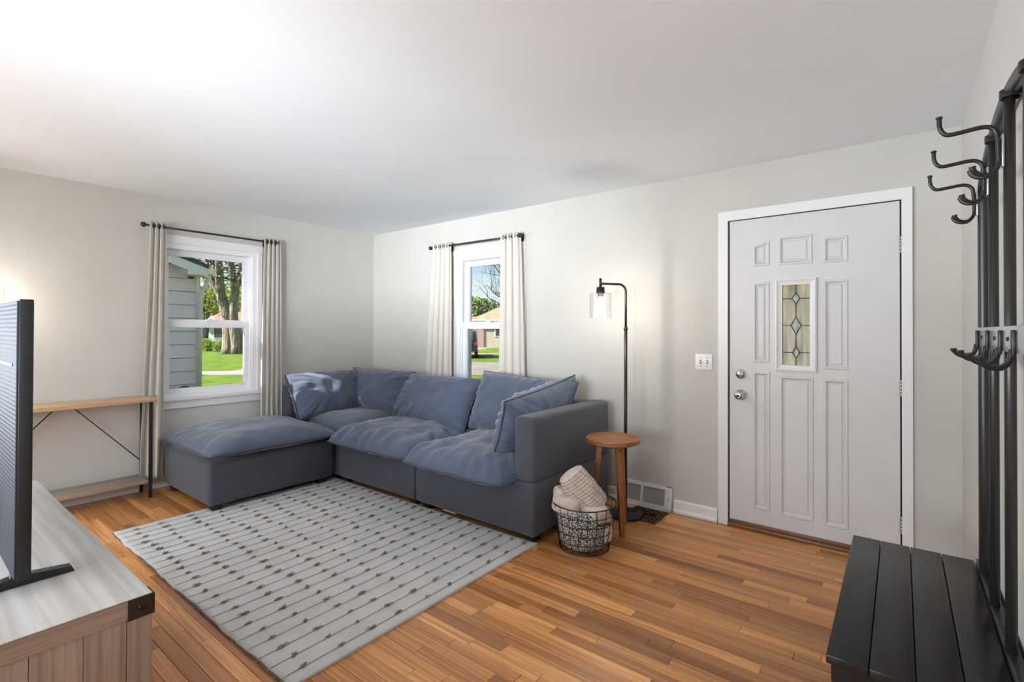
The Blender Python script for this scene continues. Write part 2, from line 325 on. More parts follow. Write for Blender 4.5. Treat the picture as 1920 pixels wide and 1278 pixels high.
# ------------------------------------------------------------------ room shell
XC, H, TW = 5.17, 2.44, .22
def wall_with_holes(name, axis, pos, out, u0, u1, holes):
    """vertical wall of thickness TW pushed outward; axis 0: plane x=pos along y, axis 1: plane y=pos along x"""
    mb = MB(); us = sorted({u0, u1, *[h[0] for h in holes], *[h[1] for h in holes]}); zs = sorted({0, H, *[h[2] for h in holes], *[h[3] for h in holes]})
    for i in range(len(us)-1):
        for j in range(len(zs)-1):
            cu, cz = (us[i]+us[i+1])/2, (zs[j]+zs[j+1])/2
            if any(h[0] < cu < h[1] and h[2] < cz < h[3] for h in holes): continue
            if axis == 0: mb.box((pos, us[i], zs[j]), (pos+out*TW, us[i+1], zs[j+1]))
            else: mb.box((us[i], pos, zs[j]), (us[i+1], pos+out*TW, zs[j+1]))
    return tag(obj(name, mb, 'wall'), kind='structure')
WA, WB = -1.757, 1.786                                          # window centres along their walls
HW, Z0, Z1 = .41, .735, 2.06                                    # half width, sill and head of the window openings
DX0, DX1, DZ = 3.985, 4.905, 2.072                              # door leaf
wall_with_holes('wall_left', 0, 0, -1, YB, 0, [(WA-HW, WA+HW, Z0, Z1), (-5.85, -4.15, .75, 2.15)])
wall_with_holes('wall_front', 1, 0, 1, -TW, XC+TW, [(WB-HW, WB+HW, Z0, Z1), (DX0-.012, DX1+.012, 0, DZ+.012)])
wall_with_holes('wall_right', 0, XC, 1, YB, 0, [])
wall_with_holes('wall_back', 1, YB, -1, -TW, XC+TW, [(.85, 4.15, .7, 2.2)])
tag(obj('ceiling', MB().box((-TW, YB-TW, H), (XC+TW, TW, H+.15)), 'ceiling'), kind='structure')
floor = tag(obj('floor', MB().box((-TW, YB-TW, -.2), (XC+TW, TW, -.012)), 'floor_gap'), kind='structure')
ws = tag(obj('added_window_side', MB().box((-.1, -5.85, .75), (-.03, -5.79, 2.15)).box((-.1, -4.21, .75), (-.03, -4.15, 2.15)).box((-.1, -5.79, .75), (-.03, -4.21, .81)).box((-.1, -5.79, 2.09), (-.03, -4.21, 2.15)), 'vinyl'), kind='structure')  # unseen window, added to frame the side fill light
obj('pane', MB().box((-.07, -5.79, .81), (-.064, -4.21, 2.09)), 'window_glass', ws)
tag(obj('added_sun_blocker_side', MB().box((-5.2, -10.5, 2.45), (-.22, -4.3, 2.6)), 'exterior_cream'), kind='structure')  # unseen slab, added to keep direct sun out of the side opening
# added window in the unseen wall behind the camera, frames the back fill light
wb = tag(obj('added_window_back', MB().box((.85, YB-.1, .7), (.91, YB-.03, 2.2)).box((4.09, YB-.1, .7), (4.15, YB-.03, 2.2)).box((.91, YB-.1, .7), (4.09, YB-.03, .76)).box((.91, YB-.1, 2.14), (4.09, YB-.03, 2.2)).box((2.47, YB-.1, .76), (2.53, YB-.03, 2.14)), 'vinyl'), kind='structure')
obj('pane', MB().box((.91, YB-.07, .76), (2.47, YB-.064, 2.14)), 'window_glass', wb); obj('pane', MB().box((2.53, YB-.07, .76), (4.09, YB-.064, 2.14)), 'window_glass', wb)
tag(obj('added_sun_blocker', MB().box((-.5, YB-4.2, 2.45), (6, YB-TW, 2.6)), 'exterior_cream'), kind='structure')  # unseen slab, added to keep direct sun out of the back opening

# oak strip floor: every strip is a piece of its own
ROW = .0575; rows = int((0-YB)/ROW)+1; strips = []
RUG = (.90, 3.14, -2.665, -1.085)
rf = random.Random(21)
for r in range(rows):
    y1 = -r*ROW; y0 = max(y1-ROW, YB); x = -rf.random()*.9
    while x < XC:
        L = rf.choice((.32, .45, .6, .75, .9, 1.1, 1.35)) * (.85+.3*rf.random()); xe = x+L
        if XC-xe < .22: xe = XC
        a, b = max(x, 0), min(xe, XC)
        if b-a > .03: strips.append((a, b, y0, y1, rf.random(), rf.random()*.0006))
        x = xe
def strip_mb(st, mb):
    a, b, y0, y1, tn, dz = st; g = .0006; e = .0011; z = -.0002 - dz*.5
    a += g; b -= g; y0 += g; y1 -= g
    k = len(mb.v)
    vs = [(a, y0, -.012), (b, y0, -.012), (b, y1, -.012), (a, y1, -.012), (a, y0, z-e), (b, y0, z-e), (b, y1, z-e), (a, y1, z-e), (a+e, y0+e, z), (b-e, y0+e, z), (b-e, y1-e, z), (a+e, y1-e, z)]
    mb.add(vs, [(8, 9, 10, 11), (4, 5, 9, 8), (5, 6, 10, 9), (6, 7, 11, 10), (7, 4, 8, 11), (0, 1, 5, 4), (1, 2, 6, 5), (2, 3, 7, 6), (3, 0, 4, 7)])
    mb.at.setdefault('tone', []).extend([tn]*12)
def set_tone(o, mb):
    at_ = o.data.attributes.new('tone', 'FLOAT', 'POINT'); at_.data.foreach_set('value', mb.at['tone'])
def strip_score(st):
    best = 0
    for f in (.1, .3, .5, .7, .9):
        p = Vector((st[0]+(st[1]-st[0])*f, (st[2]+st[3])/2, 0))
        if RUG[0] < p.x < RUG[1] and RUG[2] < p.y < RUG[3]: continue
        if p.x < 3.12 and p.y > -1.12 or p.x < 1 and p.y > -2.1: continue
        if p.x < 3.27 and p.y < -3.14: continue
        if p.x > 4.77 and p.y > -2: continue
        if (p-CPOS).dot(CFW) < .3: continue
        px, py, z = project(p)
        if -40 < px < 1960 and py < 1330: best += (st[1]-st[0])*(st[3]-st[2])/z**3
    return best
strips.sort(key=strip_score, reverse=True)
for st in strips[:300]:
    mb = MB(); strip_mb(st, mb); o = obj('plank', mb, 'oak_floor', floor); set_tone(o, mb)
mb = MB()
for st in strips[300:]: strip_mb(st, mb)
o = tag(obj('plank_field', mb, 'oak_floor', floor), kind='stuff'); set_tone(o, mb)

# baseboards
def baseboard(name, a, b, axis, inner):
    prof = [(0, 0), (.028, 0), (.028, .012), (.020, .026), (.014, .03), (.014, .078), (.006, .09), (0, .09)]
    if axis == 1: poly = [(a, -d, z) for d, z in prof]; h = (b-a, 0, 0)
    else: poly = [((d if inner > 0 else XC-d), a, z) for d, z in prof]; h = (0, b-a, 0)
    return tag(obj(name, MB().prism(poly, h), 'white_trim'), kind='structure')
baseboard('baseboard_front', 3.60, 3.905, 1, 0); baseboard('baseboard_front', .03, 3.14, 1, 0); baseboard('baseboard_front', 4.972, XC-.03, 1, 0)
baseboard('baseboard_left', YB+.03, -.001, 0, 1); baseboard('baseboard_right', YB+.03, -.001, 0, -1)

# ------------------------------------------------------------------ windows
def window(name, T):
    """T maps (u along the wall, d outward, z) to the world; one double-hung window"""
    def bx(mb, u0, u1, d0, d1, z0, z1): return mb.box(T(u0, d0, z0), T(u1, d1, z1))
    mb = MB(); g = .315
    for s in (-1, 1): bx(mb, s*.41, s*.365, 0, .12, Z0, Z1)
    bx(mb, -.365, .365, 0, .12, Z1-.045, Z1); bx(mb, -.365, .365, .0, .12, Z0, Z0+.02)
    for s in (-1, 1): bx(mb, s*.365, s*.352, .012, .03, Z0+.02, Z1-.045)
    fr = tag(obj(name, mb, 'vinyl'), kind='structure')
    for nm, zl, zh, d0, br in (('lower_sash', Z0+.02, 1.395, .030, .045), ('upper_sash', 1.35, Z1-.045, .066, .045)):
        mb = MB(); zb = zl+(.045 if nm == 'lower_sash' else .05); zt = zh-(.05 if nm == 'lower_sash' else .045); d1 = d0+.034
        for s in (-1, 1): bx(mb, s*.365, s*g, d0, d1, zl, zh)
        bx(mb, -g, g, d0, d1, zl, zb); bx(mb, -g, g, d0, d1, zt, zh)
        for s in (-1, 1): bx(mb, s*g, s*(g-.008), d0+.006, d1-.004, zb, zt)       # glazing bead
        bx(mb, -g, g, d0+.006, d1-.004, zb, zb+.008); bx(mb, -g, g, d0+.006, d1-.004, zt-.008, zt)
        sa = obj(nm, mb, 'vinyl', fr); obj('pane', bx(MB(), -g, g, d0+.016, d0+.020, zb, zt), 'window_glass', sa)
    mb = MB(); bx(mb, -.03, .03, .012, .03, 1.396, 1.412); bx(mb, -.012, .02, .008, .02, 1.412, 1.424); obj('latch', mb, 'vinyl', fr)
    mb = MB(); bx(mb, -.45, .455, -.018, .0, Z1+.0, Z1+.068); obj('head_casing', mb, 'white_trim', fr)
    for s in (-1, 1): obj('side_casing', bx(MB(), s*.45, s*.41, -.014, 0, Z0-.0, Z1), 'white_trim', fr)
    obj('sill', bx(MB(), -.465, .465, -.040, .02, Z0-.024, Z0), 'white_trim', fr)
    obj('apron', bx(MB(), -.45, .45, -.016, 0, Z0-.092, Z0-.024), 'white_trim', fr)
    return fr
TA = lambda u, d, z: (-d, WA+u, z)
TB = lambda u, d, z: (WB+u, d, z)
window('window_1', TA); window('window_2', TB)

# ------------------------------------------------------------------ entry door
d1 = tag(obj('door_1', MB(), 'door_paint'), kind='structure')
YF = -.004                                                      # inner face of the leaf
panels = [(4.132, 4.232, 1.755, 1.915, 'slope'), (4.285, 4.475, 1.750, 1.935, None), (4.533, 4.660, 1.745, 1.905, None),
          (4.132, 4.232, 1.115, 1.645, None), (4.533, 4.660, 1.090, 1.640, None),
          (4.132, 4.235, .145, 1.055, None), (4.290, 4.480, .135, 1.035, None), (4.533, 4.660, .130, 1.030, None)]
LITE = (4.285, 4.480, 1.085, 1.640)
holes = [p[:4] for p in panels] + [LITE]
xs = sorted({DX0, DX1, *[h[i] for h in holes for i in (0, 1)]}); zs = sorted({.045, DZ, *[h[i] for h in holes for i in (2, 3)]})
mb = MB()
for i in range(len(xs)-1):
    for j in range(len(zs)-1):
        cx, cz = (xs[i]+xs[i+1])/2, (zs[j]+zs[j+1])/2
        if any(h[0] < cx < h[1] and h[2] < cz < h[3] for h in holes): continue
        mb.box((xs[i], YF, zs[j]), (xs[i+1], YF+.04, zs[j+1]))
bm_ = mb; leaf = obj('leaf', bm_, 'door_paint', d1)
for x0, x1, z0, z1, k in panels:
    mb = MB()
    def ring(o_, dep): 
        tl = z1-o_ - (.022 if k else 0)
        return [(x0+o_, YF+dep, z0+o_), (x1-o_, YF+dep, z0+o_), (x1-o_, YF+dep, z1-o_), (x0+o_, YF+dep, tl)]
    steps = [(0, 0), (.004, -.006), (.012, -.006), (.020, .006), (.026, .008), (.036, .002)] if not k else [(0, 0), (.004, -.006), (.012, -.006), (.020, .006), (.026, .008), (.036, .002)]
    R = [ring(*q) for q in steps]; vs = [p for q in R for p in q]; fs = []
    for a in range(len(R)-1):
        for c in range(4): fs.append((a*4+c, a*4+(c+1) % 4, (a+1)*4+(c+1) % 4, (a+1)*4+c))
    fs.append(tuple((len(R)-1)*4+c for c in range(4))); mb.add(vs, fs)
    mb.box((x0, YF+.02, z0), (x1, YF+.038, z1))
    if k: mb.prism([(x0, YF, z1), (x0, YF, z1-.022), (x1, YF, z1)], (0, .03, 0))
    obj('panel', mb, 'door_paint', d1)
lx0, lx1, lz0, lz1 = LITE
lite = obj('glass_frame', MB(), 'white_trim', d1)
mb = MB()
def rr(o_, y): return [(lx0-.02+o_, y, lz0-.02+o_), (lx1+.02-o_, y, lz0-.02+o_), (lx1+.02-o_, y, lz1+.02-o_), (lx0-.02+o_, y, lz1+.02-o_)]
R = [rr(0, YF), rr(.002, YF-.016), rr(.010, YF-.020), rr(.020, YF-.012), rr(.034, YF-.006), rr(.040, YF-.006), rr(.040, YF+.03)]
mb.add([p for q in R for p in q], [(a*4+c, a*4+(c+1) % 4, (a+1)*4+(c+1) % 4, (a+1)*4+c) for a in range(len(R)-1) for c in range(4)])
lite.data.clear_geometry(); lite.data.from_pydata([v[:] for v in mb.v], [], mb.f); 
gx0, gx1, gz0, gz1 = lx0+.02, lx1-.02, lz0+.02, lz1-.02; gcx = (gx0+gx1)/2; gy = YF+.012
gh = gz1-gz0; zc = [gz1-gh*.17, gz1-gh*.505, gz1-gh*.84]; dh = [(.022, .036), (.029, .058), (.022, .036)]
zr = [gz1] + zc + [gz0]
for i in range(4):
    for s in (-1, 1):
        xo = gx0 if s < 0 else gx1; top, bot = zr[i], zr[i+1]
        poly = [(xo, gy, top)]
        if i: poly += [(gcx+s*dh[i-1][0], gy, top), (gcx, gy, top-dh[i-1][1])]
        else: poly += [(gcx, gy, top)]
        if i < 3: poly += [(gcx, gy, bot+dh[i][1]), (gcx+s*dh[i][0], gy, bot)]
        else: poly += [(gcx, gy, bot)]
        poly += [(xo, gy, bot)]
        obj('pane', MB().prism(poly, (0, .005, 0)), 'streaky_glass', lite)
for z, (a, c) in zip(zc, dh):
    mb = MB(); o4 = [(gcx, gy, z+c), (gcx+a, gy, z), (gcx, gy, z-c), (gcx-a, gy, z)]; i4 = [(gcx, gy-.006, z+c*.45), (gcx+a*.45, gy-.006, z), (gcx, gy-.006, z-c*.45), (gcx-a*.45, gy-.006, z)]
    mb.add(o4+i4, [(0, 1, 5, 4), (1, 2, 6, 5), (2, 3, 7, 6), (3, 0, 4, 7), (4, 5, 6, 7)]); obj('bevelled_diamond', mb, 'bevel_glass', lite)
mb = MB(); w_ = .0022
def seg(p, q): mb.tube([(p[0], gy-.003, p[1]), (q[0], gy-.003, q[1])], w_, 6)
zz = gz1
for z, (a, c) in zip(zc, dh):
    seg((gcx, zz), (gcx, z+c)); zz = z-c
    seg((gx0, z), (gcx-a, z)); seg((gcx+a, z), (gx1, z))
    for p, q in (((gcx, z+c), (gcx+a, z)), ((gcx+a, z), (gcx, z-c)), ((gcx, z-c), (gcx-a, z)), ((gcx-a, z), (gcx, z+c))): seg(p, q)
seg((gcx, zz), (gcx, gz0)); obj('lead_came', mb, 'came', lite)
# lock and knob
kx = 4.056
db = obj('deadbolt', MB().lathe([(.032, YF), (.032, YF-.006), (.026, YF-.014), (.0, YF-.014)], (kx, 0, 1.032), 24, 1, False), 'chrome', d1)
obj('thumb_turn', MB().box((kx-.005, YF-.034, 1.015), (kx+.005, YF-.012, 1.049), .004), 'chrome', db)
kn = obj('door_knob', MB().lathe([(.034, YF), (.034, YF-.005), (.016, YF-.010), (.013, YF-.03), (.022, YF-.038), (.029, YF-.05), (.029, YF-.060), (.022, YF-.07), (.012, YF-.072), (0, YF-.072)], (kx, 0, .893), 28, 1, False), 'chrome', d1)
obj('lock_button', MB().lathe([(.009, YF-.072), (.009, YF-.076), (.005, YF-.078), (0, YF-.078)], (kx, 0, .893), 16, 1, False), 'black_metal', kn)
for z in (1.82, 1.0, .22):
    mb = MB().box((DX1-.004, YF-.004, z-.048), (DX1+.022, YF, z+.048)); hg = obj('hinge', mb, 'steel_hinge', d1)
    mb = MB()
    for q in range(5): mb.lathe([(.0065, -.048+q*.0195), (.0065, -.048+q*.0195+.018)], (DX1+.006, YF-.007, z), 10)
    obj('hinge_barrel', mb, 'steel_hinge', hg)
# jamb, casing, threshold
jm = tag(obj('trim_1', MB().box((DX0-.012, .0, 0), (DX0-.004, .14, DZ+.012)).box((DX1+.004, 0, 0), (DX1+.012, .14, DZ+.012)).box((DX0-.012, 0, DZ+.004), (DX1+.012, .14, DZ+.012)), 'black_foot'), kind='structure')
obj('door_stop', MB().box((DX0-.012, YF+.045, 0), (DX0+.03, .14, DZ+.012)).box((DX1-.03, YF+.045, 0), (DX1+.012, .14, DZ+.012)).box((DX0-.012, YF+.045, DZ-.03), (DX1+.012, .14, DZ+.012)), 'black_foot', jm)
def casing(poly, nm='casing_board'): return obj(nm, MB().prism(poly, (0, -.018, 0)), 'white_trim', jm)
ox0, ox1, oz = 3.912, 4.962, 2.142; ix0, ix1, iz = DX0-.010, DX1+.008, DZ+.006
casing([(ox0, 0, 0), (ix0, 0, 0), (ix0, 0, iz), (ox0, 0, oz)]); casing([(ix1, 0, 0), (ox1, 0, 0), (ox1, 0, oz), (ix1, 0, iz)]); casing([(ox0, 0, oz), (ix0, 0, iz), (ix1, 0, iz), (ox1, 0, oz)])
tag(obj('trim_2', MB().box((DX0-.01, -.03, 0), (DX1+.01, .12, .022), .006).box((DX0-.01, .0, .0), (DX1+.01, .12, .043), .004), 'threshold', edge=40), kind='structure')

# light switch plate
sw = thing('light_switch', (3.811, 0, 1.047), 'white double light switch plate on the wall beside the entry door', 'light switch')
obj('cover_plate', MB().box((3.752, -.007, 1.047), (3.870, 0, 1.160), .004), 'switch_plate', sw, edge=40)
for x in (3.788, 3.834):
    obj('toggle', MB().box((x-.005, -.024, 1.098), (x+.005, -.006, 1.112), .002), 'switch_plate', sw)
    obj('toggle_slot', MB().box((x-.007, -.0078, 1.092), (x+.007, -.0068, 1.117)), 'switch_dark', sw)
    for z in (1.075, 1.134): obj('screw', MB().lathe([(.004, -.0068), (.004, -.0085), (0, -.0085)], (x, 0, z), 10, 1, False), 'vent_slat', sw)

# wall register and floor grate by the lamp
vr = thing('wall_register', (3.38, 0, 0), 'white slatted wall air register at the floor beside the lamp', 'air vent')
vx0, vx1, vz = 3.150, 3.590, .172
pr = [(-.002, 0), (-.055, 0), (-.05, .02), (-.018, vz), (-.002, vz)]
def vpt(x, t_): return (x, -.05+(.032)*t_, .02+(vz-.02)*t_)
mb = MB().prism([(vx0, d, z) for d, z in pr], (.024, 0, 0)).prism([(vx1-.05, d, z) for d, z in pr], (.05, 0, 0)).prism([(3.352, d, z) for d, z in pr], (.022, 0, 0))
mb.prism([(vx0, -.002, 0), (vx0, -.055, 0), (vx0, -.05, .02), (vx0, -.047, .036), (vx0, -.002, .036)], (vx1-vx0, 0, 0)).prism([(vx0, -.002, vz-.022), (vx0, -.0225, vz-.022), (vx0, -.018, vz), (vx0, -.002, vz)], (vx1-vx0, 0, 0))
obj('housing', mb, 'vent_white', vr); obj('duct_screen', MB().box((vx0+.02, -.004, .03), (vx1-.05, -.002, vz-.02)), 'vent_dark', vr)
for a, b_ in ((vx0+.024, 3.352), (3.374, vx1-.05)):
    for i in range(9):
        z = .042+i*.0123; y = -.05+.032*(z-.02)/(vz-.02)
        obj('slat', MB().prism([(a, y+.004, z), (a, y+.016, z+.009), (a, y+.018, z+.0078), (a, y+.006, z-.0012)], (b_-a, 0, 0)), 'vent_slat', vr)
obj('lever', MB().lathe([(.004, -.044), (.004, -.036)], (vx1-.022, 0, .085), 10, 1), 'vent_dark', vr)
fg = thing('floor_grate', (3.46, -.2, 0), 'brown metal grille set in the floor behind the lamp base', 'floor vent')
gx, gy0, gy1 = (3.335, 3.585), -.335, -.07
obj('grate_pit', MB().box((gx[0], gy0, -.0005), (gx[1], gy1, .0015)), 'grate_hole', fg)
for i in range(9): obj('bar', MB().box((gx[0]+i*.030, gy0, .001), (gx[0]+i*.030+.007, gy1, .006)), 'grate_brown', fg)
for i in range(6): obj('cross_bar', MB().box((gx[0], gy0+i*.0516, .001), (gx[1]-.003, gy0+i*.0516+.007, .007)), 'grate_brown', fg)

# ------------------------------------------------------------------ curtains and rods
def rod(label, T, u0, u1, brackets):
    r = thing('curtain_rod', T(u0, -.085, 2.17), label, 'curtain rod')
    obj('pole', MB().tube([T(u0, -.085, 2.17), T(u1, -.085, 2.17)], .0085, 10), 'black_metal', r)
    for u, s in ((u0, -1), (u1, 1)):
        mb = MB(); c = Vector(T(u+s*.02, -.085, 2.17)); mb.blob(c, .021, 8, 0); obj('finial', mb, 'black_metal', r)
    for u in brackets:
        mb = MB().tube([T(u, -.002, 2.16), T(u, -.07, 2.16), T(u, -.085, 2.158)], .006, 8); mb.box(T(u-.012, -.006, 2.12), T(u+.012, 0, 2.2)); obj('bracket', mb, 'black_metal', r)
rod('black metal curtain rod above the window with the tree view', TA, -.515, .53, (-.42, .47))
rod('black metal curtain rod above the window behind the sofa', TB, -.692, .43, (-.48, .42))
def curtain(label, T, top, bot, zb, folds, seed, swing=0, amp=.021, d0=-.085, flare=None):
    t0, t1 = top; b0, b1 = bot; rs = random.Random(seed); ph = rs.random()*6
    am = [rs.uniform(.7, 1.15) for _ in range(folds*2+2)]
    def fn(u, v):
        z = zb + (2.205-zb)*v; k = 1-v; ka = k**.8 if flare is None else sstep(0, flare, k)
        a = t0+(b0-t0)*ka; b = t1+(b1-t1)*ka
        x = u*folds*2; i = int(x); A = am[i]*(1-(x-i)) + am[min(i+1, len(am)-1)]*(x-i)
        w_ = math.sin(u*folds*2*PI + ph*0 + .5*k*math.sin(ph+3*u))
        w_ = math.copysign(abs(w_)**.75, w_)
        d = d0 - A*amp*w_*(1+.25*k) + .008*math.sin(5*k+ph)*k
        uu = a+(b-a)*u + .010*math.cos(u*folds*4*PI)*(1-.3*k) + .006*noise.noise(Vector((u*3, k*4, seed)))*k
        d = min(-.022, d)
        return Vector(T(uu, d, z))
    c = thing('curtain', T((t0+t1)/2, d0, zb), label, 'curtain', 'linen curtain panels')
    mb = MB().grid(fn, folds*22, 40); p = obj('panel', mb, 'curtain', c)
    so = p.modifiers.new('cloth', 'SOLIDIFY'); so.thickness = .0028; so.offset = 0
    for i in range(folds*2):                                    # grommets where the cloth crosses the rod
        u = i/(folds*2)
        if u <= 0: continue
        q = Vector(T(t0+(t1-t0)*u, -.085, 2.17)); q2 = Vector(T(t0+(t1-t0)*u+.004, -.085, 2.17)); d = (q2-q).normalized()
        obj('grommet', MB().tube([q+Vector((0, 0, math.sin(a)*.022))+d.cross(Vector((0, 0, 1)))*math.cos(a)*.022 for a in [k*PI/8 for k in range(16)]], .0035, 6, True), 'black_metal', c)
    return c
curtain('beige linen curtain panel between the console table and the window', TA, (-.495, -.385), (-.555, -.390), .075, 3, 1, flare=1.0)
curtain('white sunlit curtain panel hanging beside the left sofa cushion', TA, (.425, .585), (.400, .612), .075, 4, 2)
curtain('pale curtain panel on the corner side of the window behind the sofa', TB, (-.655, -.425), (-.80, -.405), .10, 4, 3)
curtain('beige curtain panel on the lamp side of the window behind the sofa', TB, (.235, .445), (.215, .515), .10, 3, 4)

# ------------------------------------------------------------------ sectional sofa and ottoman
def pillow(W_, D_, T_, seed, nu=52, nv=44, p=3.0, q=.48, pinch=.045, wr=.006, sag=0, droop=0, wrf=1.0, bot=1.0, rnd=0):
    """a stuffed cushion about the origin: W along x, D along y, thickness T along z; returns (mesh, outline)"""
    off = Vector((seed*7.3, seed*3.7, seed*1.9))
    def edge(u, v):
        x = u*(1 - pinch*(1-v*v)*abs(u)); y = v*(1 - pinch*(1-u*u)*abs(v)); k = 1-rnd*(u*v)**4; return x*k*W_/2, y*k*D_/2
    def low(x, y): return -sag*max(0, (1-(2*x/W_)**2)*(1-(2*y/D_)**2)) - droop*sstep(.55, 1, -2*y/D_)
    def fn(sgn):
        def f(a, b):
            u = math.copysign(1-(1-abs(2*a-1))**1.5, 2*a-1); v = math.copysign(1-(1-abs(2*b-1))**1.5, 2*b-1)
            x, y = edge(u, v); h = max(0, (1-abs(u)**p)*(1-abs(v)**p))**q
            n1 = noise.noise(Vector((x*3.1, y*3.1, sgn*2))*wrf + off); rim = 1-h
            an = math.atan2(v, u)
            cre = math.sin(an*23+6*n1+seed)*math.sin(an*9+seed*2)
            fold = max(0, 1-abs(math.sin(an*7+seed+2.2*n1))*3.2)*max(0, math.sin(an*3+seed*1.7))
            kk = 1.0 if sgn > 0 else bot
            z = kk*(sgn*T_/2*h + sgn*.020*n1*h + sgn*wr*cre*(4*h*(1-h)) - sgn*wr*2.2*fold*sstep(1.02, .55, h)*sstep(0, .25, h) + wr*1.6*noise.noise(Vector((x*9, y*9, sgn))+off)*h)
            return Vector((x, y, z + low(x, y)))
        return f
    mb = MB().grid(fn(1), nu, nv).grid(fn(-1), nu, nv, flip=True)
    out = []
    per = [(-1+2*i/14, -1) for i in range(14)] + [(1, -1+2*i/14) for i in range(14)] + [(1-2*i/14, 1) for i in range(14)] + [(-1, 1-2*i/14) for i in range(14)]
    for u, v in per:
        x, y = edge(u, v); out.append(Vector((x*1.006, y*1.006, low(x, y) + .005*noise.noise(Vector((x*8, y*8, seed))))))
    return mb, out
def cushion(name, parent, c, W_, D_, T_, rot, seed, warp=None, **kw):
    mb, out = pillow(W_, D_, T_, seed, **kw)
    M = Matrix.Translation(c) @ rot.to_4x4()
    f = (lambda p_: M @ (warp(p_) if warp else p_))
    mb.v = [f(p_) for p_ in mb.v]; out = [f(p_) for p_ in out]
    bm = bmesh.new()
    o = obj(name, mb, 'sofa_cushion', parent)
    bm.from_mesh(o.data); bmesh.ops.remove_doubles(bm, verts=bm.verts, dist=.0005); bmesh.ops.recalc_face_normals(bm, faces=bm.faces); bm.to_mesh(o.data); bm.free()
    obj('piping', MB().tube(out, .0065, 6, True), 'sofa_piping', o)
    return o
def E(x=0, y=0, z=0): return Matrix.Rotation(math.radians(z), 3, 'Z') @ Matrix.Rotation(math.radians(y), 3, 'Y') @ Matrix.Rotation(math.radians(x), 3, 'X')
FZ = .05
sofa = thing('sectional_sofa', (1.6, -.6, 0), 'blue grey modular sectional sofa filling the corner of the room', 'sofa')
SX = (.06, 1.04, 1.05, 2.045, 2.055, 3.145); SY0, SY1 = -1.13, -.135
for i in range(3): box('base', (SX[2*i], SY0, FZ), (SX[2*i+1], SY1, .382), 'sofa_base', sofa, .022, 3)
for i in range(3): box('backrest', (SX[2*i], -.29, .384), (SX[2*i+1] if i < 2 else 2.98, SY1, .78), 'sofa_base', sofa, .03, 3)
box('side_backrest', (.06, SY0, .384), (.20, -.295, .78), 'sofa_base', sofa, .03, 3)
box('armrest', (2.985, SY0, .384), (3.145, SY1, .785), 'sofa_base', sofa, .03, 3)
for x, y in ((.12, -.2), (.98, -.2), (1.1, -1.045), (1.98, -1.045), (2.12, -1.045), (3.07, -1.045), (3.07, -.2), (.12, -1.045), (2.0, -.2)):
    box('foot', (x-.035, y-.035, 0), (x+.035, y+.035, FZ+.005), 'black_foot', sofa, .004)
box('care_tag', (2.35, -1.128, FZ-.004), (2.47, -1.10, FZ+.001), 'vent_slat', sofa)
cushion('seat_cushion', sofa, (.63, -.70, .395), .94, .88, .28, E(), 11, bot=.25, q=.42, rnd=.06)
cushion('seat_cushion', sofa, (1.555, -.755, .385), 1.05, 1.02, .31, E(0, 0, 1), 12, droop=.008, wr=.018, bot=.25, q=.38, pinch=.02, rnd=.07)
cushion('seat_cushion', sofa, (2.525, -.765, .380), .99, 1.03, .31, E(0, 0, -1), 13, droop=.012, wr=.017, bot=.25, q=.38, pinch=.02, rnd=.07)
cushion('back_cushion', sofa, (.365, -.79, .675), .80, .48, .31, E(58, 0, 91), 14, wr=.012, q=.42)
cushion('back_cushion', sofa, (.64, -.42, .695), .98, .44, .27, E(70, 0, 2), 15, wr=.011)
cushion('back_cushion', sofa, (1.57, -.47, .685), .93, .47, .31, E(60, 0, 0), 16, wr=.014, q=.42)
cushion('back_cushion', sofa, (2.50, -.43, .715), .97, .50, .27, E(68, 2, -2), 17, wr=.012)
cushion('arm_cushion', sofa, (2.835, -.67, .715), .88, .44, .25, E(72, 0, 0) if 0 else (Matrix.Rotation(math.radians(-90), 3, 'Z') @ Matrix.Rotation(math.radians(7), 3, 'Y') @ Matrix.Rotation(math.radians(70), 3, 'X')), 18, wr=.014, pinch=.07)

ott = thing('ottoman', (.55, -1.65, 0), 'grey upholstered ottoman with a puffy blue cushion in front of the window', 'ottoman')
box('base', (.125, -2.15, FZ), (1.035, -1.155, .365), 'sofa_base', ott, .035, 3)
cushion('seat_cushion', ott, (.585, -1.655, .418), 1.00, 1.03, .25, E(0, 0, 0), 19, pinch=.03, p=3.4, q=.5, bot=.5, wr=.007)
for x, y, zf in ((.21, -2.08, 0), (.97, -2.08, .0125), (.97, -1.25, .0125), (.21, -1.25, 0)): box('foot', (x-.035, y-.035, zf), (x+.035, y+.035, FZ+.005), 'black_foot', ott, .004)

# ------------------------------------------------------------------ rug
RZ = .011
rug = thing('area_rug', (2.0, -1.9, 0), 'cream flat-woven rug with dark stitched lines and small yarn tufts', 'rug')
rr_ = random.Random(3)
def rugfn(u, v):
    x = RUG[0]+(RUG[1]-RUG[0])*u; y = RUG[2]+(RUG[3]-RUG[2])*v
    if v in (0, 1): y += .004*math.sin(x*9)+.002*math.sin(x*31)
    return Vector((x, y, RZ + .0012*noise.noise(Vector((x*6, y*6, 0)))))
mb = MB().grid(rugfn, 80, 60)
n = len(mb.v); ring_ = [i for i in range(81)] + [81*j+80 for j in range(1, 61)] + [81*60+i for i in range(79, -1, -1)] + [81*j for j in range(59, 0, -1)]
k0 = len(mb.v); mb.v += [Vector((mb.v[i].x, mb.v[i].y, .001)) for i in ring_]; L = len(ring_)
for i in range(L): mb.f.append((ring_[i], k0+i, k0+(i+1) % L, ring_[(i+1) % L])); mb.sm.append(False)
obj('weave', mb, 'rug_weave', rug)
lines_x = [3.077-.0912*k for k in range(24)]; cols_y = [-2.572+.1575*j for j in range(10)]
